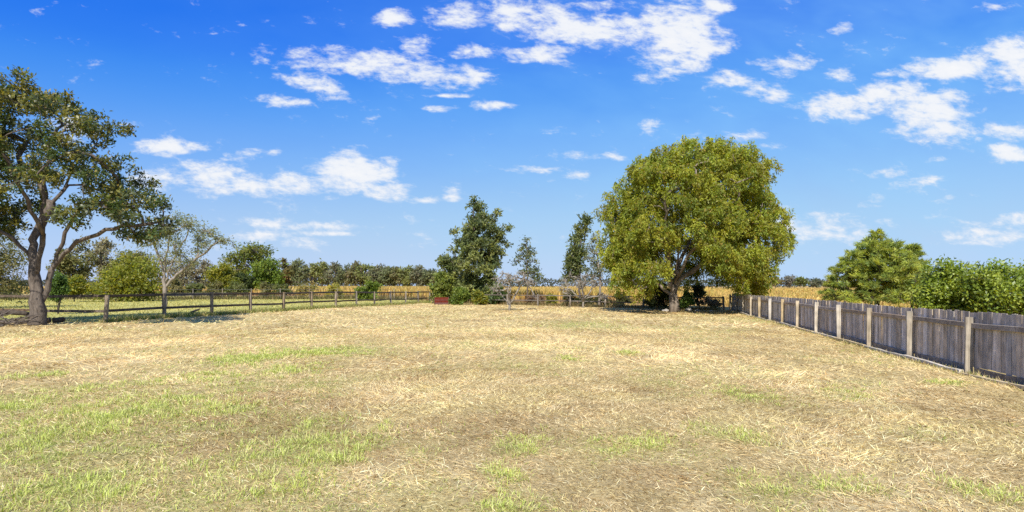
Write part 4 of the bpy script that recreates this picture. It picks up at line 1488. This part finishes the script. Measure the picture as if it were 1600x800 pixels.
# ---- far treeline
FT = 'eucalypts in the distant line'
FP = [[[.095, .108, .05], [.112, .122, .055], [.08, .092, .042]], [[.122, .112, .05], [.105, .108, .045]], [[.105, .12, .04], [.13, .138, .045]], [[.11, .108, .06], [.092, .10, .055]]]
FL = [(466, 30, 411), (488, 26, 417), (503, 28, 409), (523, 30, 410), (541, 26, 415), (556, 28, 414), (575, 30, 415), (594, 26, 420), (608, 24, 419), (624, 26, 422), (640, 26, 421), (657, 28, 420), (674, 26, 425), (692, 26, 427), (450, 24, 420)]
FLAB = ['first', 'second', 'third', 'fourth', 'fifth', 'sixth', 'seventh', 'eighth', 'ninth', 'tenth', 'eleventh', 'twelfth', 'thirteenth', 'fourteenth']
order = sorted(range(len(FL)), key=lambda q: FL[q][0])
for rank, i in enumerate(order):
    px_, w_, yt = FL[i]
    lb = 'grey green eucalypt of the distant line nearest the grove' if rank == 0 else ('grey green eucalypt of the distant line partly behind the conical tree' if rank == len(FL) - 1 else 'grey green eucalypt, %s in the distant line counted from the grove' % FLAB[rank])
    grove_tree('distant_tree', lb, px_ - w_ / 2 - 6, px_ + w_ / 2 + 6, yt, 442, 448, 215 + (i * 37 % 40), FP[i % 4], 200 + i, 17, per=13, ln=1.1, wid=.5, subs=7, group=FT, bark=M_BARK_TAN)
FR = [(1190, 26, 433, 'far grey green tree just right of the dome tree crown'), (1212, 22, 434, 'far brownish green tree second right of the dome tree'), (1234, 24, 430, 'far tall grey tree above the golden field'), (1251, 22, 434, 'far bright green tree beside the tall grey one'), (1276, 26, 439, 'far low dark tree left of the conifer'), (1297, 26, 438, 'far low dark tree partly behind the conifer'), (1172, 20, 437, 'far tree glimpsed under the dome tree skirt')]
for i, (px_, w_, yt, lb) in enumerate(FR):
    grove_tree('distant_tree', lb, px_ - w_ / 2, px_ + w_ / 2, yt, 445.2, 448, 330 + (i % 3) * 20, [[[.09, .095, .055], [.075, .085, .05]], [[.12, .10, .045], [.10, .09, .04]], [[.10, .10, .075], [.12, .115, .09]], [[.10, .115, .035], [.085, .10, .03]]][i % 4], 240 + i, 10, per=10, ln=1.3, wid=.6, subs=6, group='far trees beyond the golden field', bark=M_BARK_PALE)

# distant woodland reading as one mass along the horizon
rg = np.random.default_rng(77)
n = 20000
a = rg.uniform(-.95, .95, n)
dist = rg.uniform(620, 760, n)
hh = (5.5 + 6.5 * fbm(a * 60, np.zeros(n), 3, .7)) * (.75 + .5 * fbm(a * 9 + 4, np.ones(n), 2))
P = np.stack([a * dist, dist, hh * rg.random(n) ** .7], 1)
c = palette(n, [[.075, .085, .05], [.095, .095, .055], [.06, .07, .045]], rg, .25)
v, q, cc = leaf_quads(P, rand_dir(n, rg), unit(rand_dir(n, rg) + np.array([0, -.5, .5])), rg.uniform(1.5, 3.0, n), rg.uniform(1.0, 2.2, n), c)
tag(obj('distant_woodland', mesh_np('distant_woodland', v, [q], cc), M_FAR), 'thin line of far woodland along the horizon', kind='stuff')

# ------------------------------------------------------------------ right paling fence
M_PALING = wood_material('weathered grey palings', (.28, .238, .19), (.62, .54, .45), .36, (30, 30, 1.3), .12, .8)
M_RAIL = wood_material('brown weathered rail', (.20, .155, .11), (.42, .34, .26), .18, (26, 26, 26), .25)
M_POST = wood_material('pale sawn posts', (.28, .225, .155), (.52, .44, .32), .2, (22, 22, 1.6), .15)
M_EDGE = wood_material('pale ground edging timber', (.34, .28, .19), (.58, .50, .36), .2, (18, 18, 18), .1)
M_PLINTH = wood_material('weathered plinth boards', (.16, .135, .11), (.36, .31, .25), .18, (18, 18, 18), .2)
bay = float(np.linalg.norm(RFD))
K0, K1 = -3, 12
rz = math.atan2(rdir[1], rdir[0])            # local +X runs along the fence, away from the camera; local +Y is the yard side
RFA = RF0 + RFD * K0
fence = empty('paling_fence', (RFA[0], RFA[1], 0), rz)
tag(fence, 'long grey timber paling fence with pale posts down the side of the yard', 'fence')


def lz(s, off=0.0):
    q = RFA + rdir * s
    return float(ground_z(q[0], q[1]))


rg = np.random.default_rng(31)
post_me = [box_mesh('post', .075, .14, 1.56, .007, .003, s, 4) for s in range(5)]
nb = K1 - K0
for i in range(nb + 1):
    s = i * bay
    o = obj('post', post_me[i % 5], M_POST, fence)
    o.location = (s, .075, lz(s) - .33 + rg.normal(0, .012))
    o.rotation_euler = (rg.normal(0, .02), rg.normal(0, .02), rg.normal(0, .05))
pw = bay / 17
pal_me = []
for s in range(8):
    me = box_mesh('paling', pw + .005, .016, 1.17 + .008 * rg.normal(), .0025, .0014, 40 + s, 3)
    pal_me.append(me)
cntp = 0
for i in range(nb):
    for k_ in range(17):
        s = i * bay + (k_ + .5) * pw
        o = obj('paling', pal_me[int(rg.integers(0, 8))], M_PALING, fence)
        o.location = (s, -.045 + rg.normal(0, .003) + (.008 if k_ % 2 else 0), lz(s) + .145 + rg.normal(0, .005))
        o.rotation_euler = (rg.normal(0, .004), rg.normal(0, .0035), rg.normal(0, .02) + (math.pi if rg.random() < .5 else 0))
        o.scale = (1.0, 1, 1 + rg.normal(0, .003))
        cntp += 1


def board(name, s0, s1, y, z, th, hgt, mat, seed, jit=.004, tilt=0.0):
    """a board laid along the fence (local X)"""
    Ln = s1 - s0
    me = box_mesh(name, hgt, th, Ln, .006, jit, seed, 5)
    o = obj(name, me, mat, fence)
    # box long axis is local Z -> lay along X
    z0_, z1_ = lz(s0), lz(s1)
    pitch = math.atan2(z1_ - z0_, Ln)
    o.rotation_euler = Matrix.Rotation(math.pi / 2, 3, 'Y').to_euler()
    o.rotation_euler = (Matrix.Rotation(-pitch, 3, 'Y') @ Matrix.Rotation(tilt, 3, 'X') @ Matrix.Rotation(math.pi / 2, 3, 'Y')).to_euler()
    o.location = (s0, y, z + z0_)
    return o


for i in range(nb):
    s0, s1 = i * bay + .04, (i + 1) * bay - .04
    board('rail', s0, s1, 0.0, 1.05, .06, .105, M_RAIL, 300 + i)
    board('bottom_rail', s0, s1, -.008, .27, .04, .08, M_RAIL, 330 + i) if False else None
    board('plinth_board', s0, s1, -.02, .085, .035, .17, M_PLINTH, 360 + i, .006, rg.normal(0, .05))
    board('edging_timber', s0 - .02, s1 + .02, .19, .05, .09, .075, M_EDGE, 390 + i, .012)

# blue tarp hung over the fence near its far end
def cloth(name, label, cat, loc_, rz_, w, h, mat, seed):
    rs = np.random.default_rng(seed)
    nu, nv = 14, 22
    V, Qd = [], []
    for j in range(nv):
        t = j / (nv - 1)
        for i in range(nu):
            u_ = i / (nu - 1) - .5
            fold = .018 * math.sin(u_ * 22 + t * 2) + .012 * math.sin(u_ * 41 + 1)
            if t < .45:
                y_, z_ = .045 + fold * (1 - t), -(.45 - t) / .45 * h
            elif t < .55:
                a_ = (t - .45) / .1 * math.pi
                y_, z_ = .045 * math.cos(a_), .03 * math.sin(a_)
            else:
                y_, z_ = -.045 - fold * t, -(t - .55) / .45 * h * .7
            V.append((u_ * w * (1 + .06 * math.sin(t * 9)), y_, z_ + .02 * math.sin(u_ * 9) * (abs(t - .5) > .2)))
    for j in range(nv - 1):
        for i in range(nu - 1):
            a_ = j * nu + i
            Qd.append((a_, a_ + 1, a_ + nu + 1, a_ + nu))
    me = bpy.data.meshes.new(name)
    me.from_pydata(V, [], Qd)
    me.polygons.foreach_set('use_smooth', [True] * len(Qd))
    o = obj(name, me, mat)
    md = o.modifiers.new('thickness', 'SOLIDIFY')
    md.thickness = .006
    o.location = loc_
    o.rotation_euler = (0, 0, rz_)
    return tag(o, label, cat)


M_BLUE = plain_material('faded blue tarpaulin', (.03, .19, .60), .5, 6, .3)
q = RF0 + RFD * 11.2
cloth('blue_tarp', 'blue tarp hung over the shaded far end of the paling fence', 'tarp', (q[0] + .045 * rdir[1], q[1] - .045 * rdir[0], 1.345 + float(ground_z(*q))), rz, 1.5, .5, M_BLUE, 3)

# ------------------------------------------------------------------ left post and rail fence
M_RPOST = wood_material('grey brown split posts', (.13, .10, .075), (.34, .28, .21), .2, (14, 14, 2), .2)
M_RRAIL = wood_material('dark brown rails', (.055, .04, .03), (.15, .115, .085), .15, (16, 16, 16), .1)
lf = empty('rail_fence', (LF0[0], LF0[1], float(ground_z(*LF0))), 0)
tag(lf, 'two-rail timber fence with grey posts along the green paddock', 'fence')
lpts = [LF0 + LFD * k_ for k_ in range(0, 13)]
lpts = [np.array([LF0[0] - 3.15 * 3, LF0[1] + .9]), np.array([LF0[0] - 3.15 * 2, LF0[1] + .6]), np.array([LF0[0] - 3.15, LF0[1] + .3])] + lpts
zb = float(ground_z(*LF0))
rp_me = [box_mesh('post', .15, .15, 1.72, .02, .006, 500 + s, 5) for s in range(4)]


def rail_between(root, a, b_, z_, za, zb_, th, hgt, mat, seed, off, name='rail', base=None):
    A_ = np.array([a[0], a[1], za + z_])
    B_ = np.array([b_[0], b_[1], zb_ + z_])
    d = Vector(B_ - A_)
    me = box_mesh(name, hgt, th, d.length, .012, .006, seed, 6)
    o = obj(name, me, mat, root)
    zax = d.normalized()
    yax = Vector((0, 0, 1)).cross(zax).normalized()
    xax = yax.cross(zax)
    m = Matrix((xax, yax, zax)).transposed()
    o.rotation_euler = m.to_euler()
    o.location = Vector(A_) + yax * off - Vector(base)
    return o


def post_rail_fence(root, pts, base, me_list, pm, rm, heights, post_h, th, hgt, seed, off, sink=.45):
    rs = np.random.default_rng(seed)
    for i, q_ in enumerate(pts):
        gz_ = float(ground_z(q_[0], q_[1]))
        o = obj('post', me_list[i % len(me_list)], pm, root)
        o.location = (q_[0] - base[0], q_[1] - base[1], gz_ - sink - base[2] + rs.normal(0, .02))
        o.rotation_euler = (rs.normal(0, .018), rs.normal(0, .018), rs.normal(.1, .2))
    for i in range(len(pts) - 1):
        za, zb_ = float(ground_z(*pts[i])), float(ground_z(*pts[i + 1]))
        for hz in heights:
            rail_between(root, pts[i], pts[i + 1], hz + rs.normal(0, .01), za, zb_, th, hgt, rm, seed + i * 7 + int(hz * 10), off, base=base)


post_rail_fence(lf, lpts, (LF0[0], LF0[1], zb), rp_me, M_RPOST, M_RRAIL, (1.17, .52), 1.2, .05, .12, 610, .0)

# netting wires on the rail fence
M_WIRE = plain_material('dull galvanised wire', (.16, .155, .15), .6, 5, .2, .6)
# far wire fence across the green paddock
wf = empty('wire_fence', (-62, 66.5, float(ground_z(-62, 66.5))), 0)
tag(wf, 'thin wire fence with slim posts on the far side of the green paddock', 'fence')
wpts = [np.array([-62 + 3.4 * i, 66.5 + .22 * i]) for i in range(15)]
wme = [box_mesh('post', .09, .09, 1.75, .012, .006, 700 + s, 3) for s in range(3)]
bz = float(ground_z(-62, 66.5))
for i, q in enumerate(wpts):
    gz_ = float(ground_z(*q))
    o = obj('post', wme[i % 3], M_RPOST, wf)
    o.location = (q[0] + 62, q[1] - 66.5, gz_ - .4 - bz)
    o.rotation_euler = (random.gauss(0, .02), random.gauss(0, .02), random.random())
for hz in (.45, .8, 1.2):
    pts = np.array([[q[0] + 62, q[1] - 66.5 - .05, float(ground_z(*q)) - bz + hz] for q in wpts])
    v_, q_, t_ = tube(pts, np.full(len(pts), .012), 4)
    obj('wire', mesh_np('wire', v_, [q_, t_]), M_WIRE, wf)

# back boundary fence, mostly behind the trees
bf = empty('back_fence', (LF_END[0], LF_END[1], float(ground_z(*LF_END))), 0)
tag(bf, 'low weathered rail fence across the back behind the trees', 'fence')
M_BRAIL = wood_material('sun bleached rails', (.09, .07, .052), (.22, .175, .13), .2, (16, 16, 16), .1)
nbk = 9
bpts = [LF_END + (RF_END - LF_END) * (i / nbk) for i in range(nbk + 1)]
bpts[0] = bpts[0] + np.array([.35, -.3])
bpts[-1] = bpts[-1] + np.array([-.45, .35])
bme = [box_mesh('post', .14, .14, 1.62, .02, .006, 800 + s, 4) for s in range(3)]
post_rail_fence(bf, bpts, (LF_END[0], LF_END[1], float(ground_z(*LF_END))), bme, M_RPOST, M_BRAIL, (.98, .5), 1.15, .04, .09, 820, .0, .52)

# ------------------------------------------------------------------ red slatted crate by the fence corner
M_RED = wood_material('red painted boards', (.085, .02, .015), (.16, .04, .028), .2, (10, 10, 30), .05)
M_REDEND = wood_material('dark end boards', (.06, .035, .025), (.14, .09, .06), .2, (10, 10, 10), .05)
D = 58.0
B = gbase(690, D)
tr = empty('red_trough', B, R(6))
tag(tr, 'red painted board trough at the corner of the rail fence', 'trough')
for fy in (-.33, .33):
    for k_ in range(4):
        me = box_mesh('board', 1.46, .03, .165, .004, .002, 900 + k_ + int(fy * 100), 1)
        o = obj('board', me, M_RED, tr)
        o.location = (0, fy, .04 + k_ * .178)
for fx in (-.745, .745):
    for k_ in range(4):
        me = box_mesh('end_board', .03, .69, .165, .004, .002, 920 + k_ + int(fx * 100), 1)
        o = obj('end_board', me, M_REDEND if fx > 0 else M_RED, tr)
        o.location = (fx, 0, .04 + k_ * .178)
for fx in (-.7, .7):
    for fy in (-.375, .375):
        o = obj('corner_post', box_mesh('corner_post', .07, .05, .8, .005, .002, 940, 1), M_REDEND, tr)
        o.location = (fx, fy, -.02)
o = obj('floor_board', box_mesh('floor_board', 1.44, .6, .03, .003, 0, 1, 1), M_REDEND, tr)
o.location = (0, 0, .045)

# ------------------------------------------------------------------ brush pile at the foot of the forked tree
def stick(name, label, cat, group, P, r0, r1, mat, seed, sides=7):
    rs = np.random.default_rng(seed)
    P = np.asarray(P, float)
    t = np.linspace(0, 1, 9)
    pts = P[0] + (P[1] - P[0]) * t[:, None]
    ln_ = np.linalg.norm(P[1] - P[0])
    pts[1:-1] += np.cumsum(rs.normal(0, .012 * ln_, (7, 3)), axis=0) * np.sin(t[1:-1] * math.pi)[:, None]
    rr = np.linspace(r0, r1, 9) * (1 + rs.normal(0, .06, 9))
    c_ = pts[0].copy()
    V, Q_, T_ = tube(pts - c_, rr, sides)
    V, Q_, T_ = [V], [Q_], [T_]
    o_ = len(V[0])
    for k_ in range(int(rs.integers(1, 3)) if r0 < .06 else 1):      # side spurs where twigs broke off
        i = int(rs.integers(3, 7))
        d = unit(rs.normal(0, 1, 3) + np.array([0, 0, .8]))
        sp = np.stack([pts[i] - c_, pts[i] - c_ + d * ln_ * .06, pts[i] - c_ + d * ln_ * .12])
        v2, q2, t2 = tube(sp, np.array([rr[i] * .5, rr[i] * .4, rr[i] * .25]), 5)
        V.append(v2)
        Q_.append(q2 + o_)
        T_.append(t2 + o_)
        o_ += len(v2)
    ob = obj(name, mesh_np(name, np.concatenate(V), [np.concatenate(Q_), np.concatenate(T_)], None, True), mat)
    ob.location = c_
    return tag(ob, label, cat, group)


gzt = lambda x_, y_: float(ground_z(x_, y_))
rs = np.random.default_rng(61)
for (px0, px1, D0_, D1_, zz, r_, lb) in [(-40, 78, 24.9, 25.0, .13, .13, 'thick dark log lying lowest behind the forked trunk'), (-30, 44, 24.5, 24.7, .40, .11, 'thick dark log on top of the lower one left of the trunk'), (84, 100, 24.6, 25.0, .16, .12, 'short dark log end right of the forked trunk')]:
    a = (X(px0, D0_), D0_, gzt(X(px0, D0_), D0_) + zz)
    b_ = (X(px1, D1_), D1_, gzt(X(px1, D1_), D1_) + zz + .03)
    stick('log', lb, 'log', 'dark logs by the forked tree', (a, b_), r_, r_ * .9, M_BARK_DARK, int(abs(px0) * 3 + 5), 10)
for k_ in range(26):
    cxp = rs.uniform(-22, 44)
    D_ = rs.uniform(22.6, 23.9)
    x0 = X(cxp, D_)
    a_ = rs.uniform(0, 3.14)
    l_ = rs.uniform(.6, 1.5)
    zz = gzt(x0, D_) + .03 + .02 * k_ * (1 - abs(cxp - 10) / 60)
    dz = rs.uniform(-.03, .3)
    stick('stick', 'pale dry stick in the tangled brush pile left of the forked trunk', 'stick', 'sticks of the brush pile', ((x0 - math.cos(a_) * l_ / 2, D_ - math.sin(a_) * l_ * .3, zz), (x0 + math.cos(a_) * l_ / 2, D_ + math.sin(a_) * l_ * .3, zz + dz)), rs.uniform(.018, .035), .012, M_BARK_GREY, 700 + k_)
a = (X(299, 33.5), 33.5, gzt(X(299, 33.5), 33.5) + .05)
b_ = (X(312, 34.0), 34.0, gzt(X(312, 34.0), 34.0) + .26)
stick('fallen_branch', 'short dark broken branch lying in the tree shade by the rail fence', 'branch', None, (a, b_), .09, .04, M_BARK_DARK, 77, 8)

# pale stones in the shade of the dome tree
M_STONE = plain_material('pale field stone', (.34, .31, .27), .85, 5, .25)
for k_, (px_, D_, s_, lb) in enumerate([(1076, 42.6, .22, 'pale field stone right of the dome tree trunk'), (1090, 42.2, .17, 'smaller pale field stone further right in the dome tree shade'), (1040, 41.4, .2, 'pale field stone just left of the dome tree trunk'), (1112, 41.5, .15, 'small pale stone in the shade nearest the fence end')]):
    rs = np.random.default_rng(40 + k_)
    me = bpy.data.meshes.new('stone')
    import bmesh
    bm = bmesh.new()
    bmesh.ops.create_icosphere(bm, subdivisions=2, radius=1.0)
    for v_ in bm.verts:
        n_ = v_.co.normalized()
        v_.co = Vector((n_.x * s_ * 1.3, n_.y * s_, n_.z * s_ * .7)) * float(1 + .22 * math.sin(n_.x * 4 + k_) * math.cos(n_.y * 5) + rs.normal(0, .05))
    bm.to_mesh(me)
    bm.free()
    o = obj('stone', me, M_STONE)
    b_ = gbase(px_, D_)
    o.location = (b_[0], b_[1], b_[2] + s_ * .35)
    o.rotation_euler = (0, 0, k_ * 1.1)
    tag(o, lb, 'stone', 'pale stones under the dome tree')
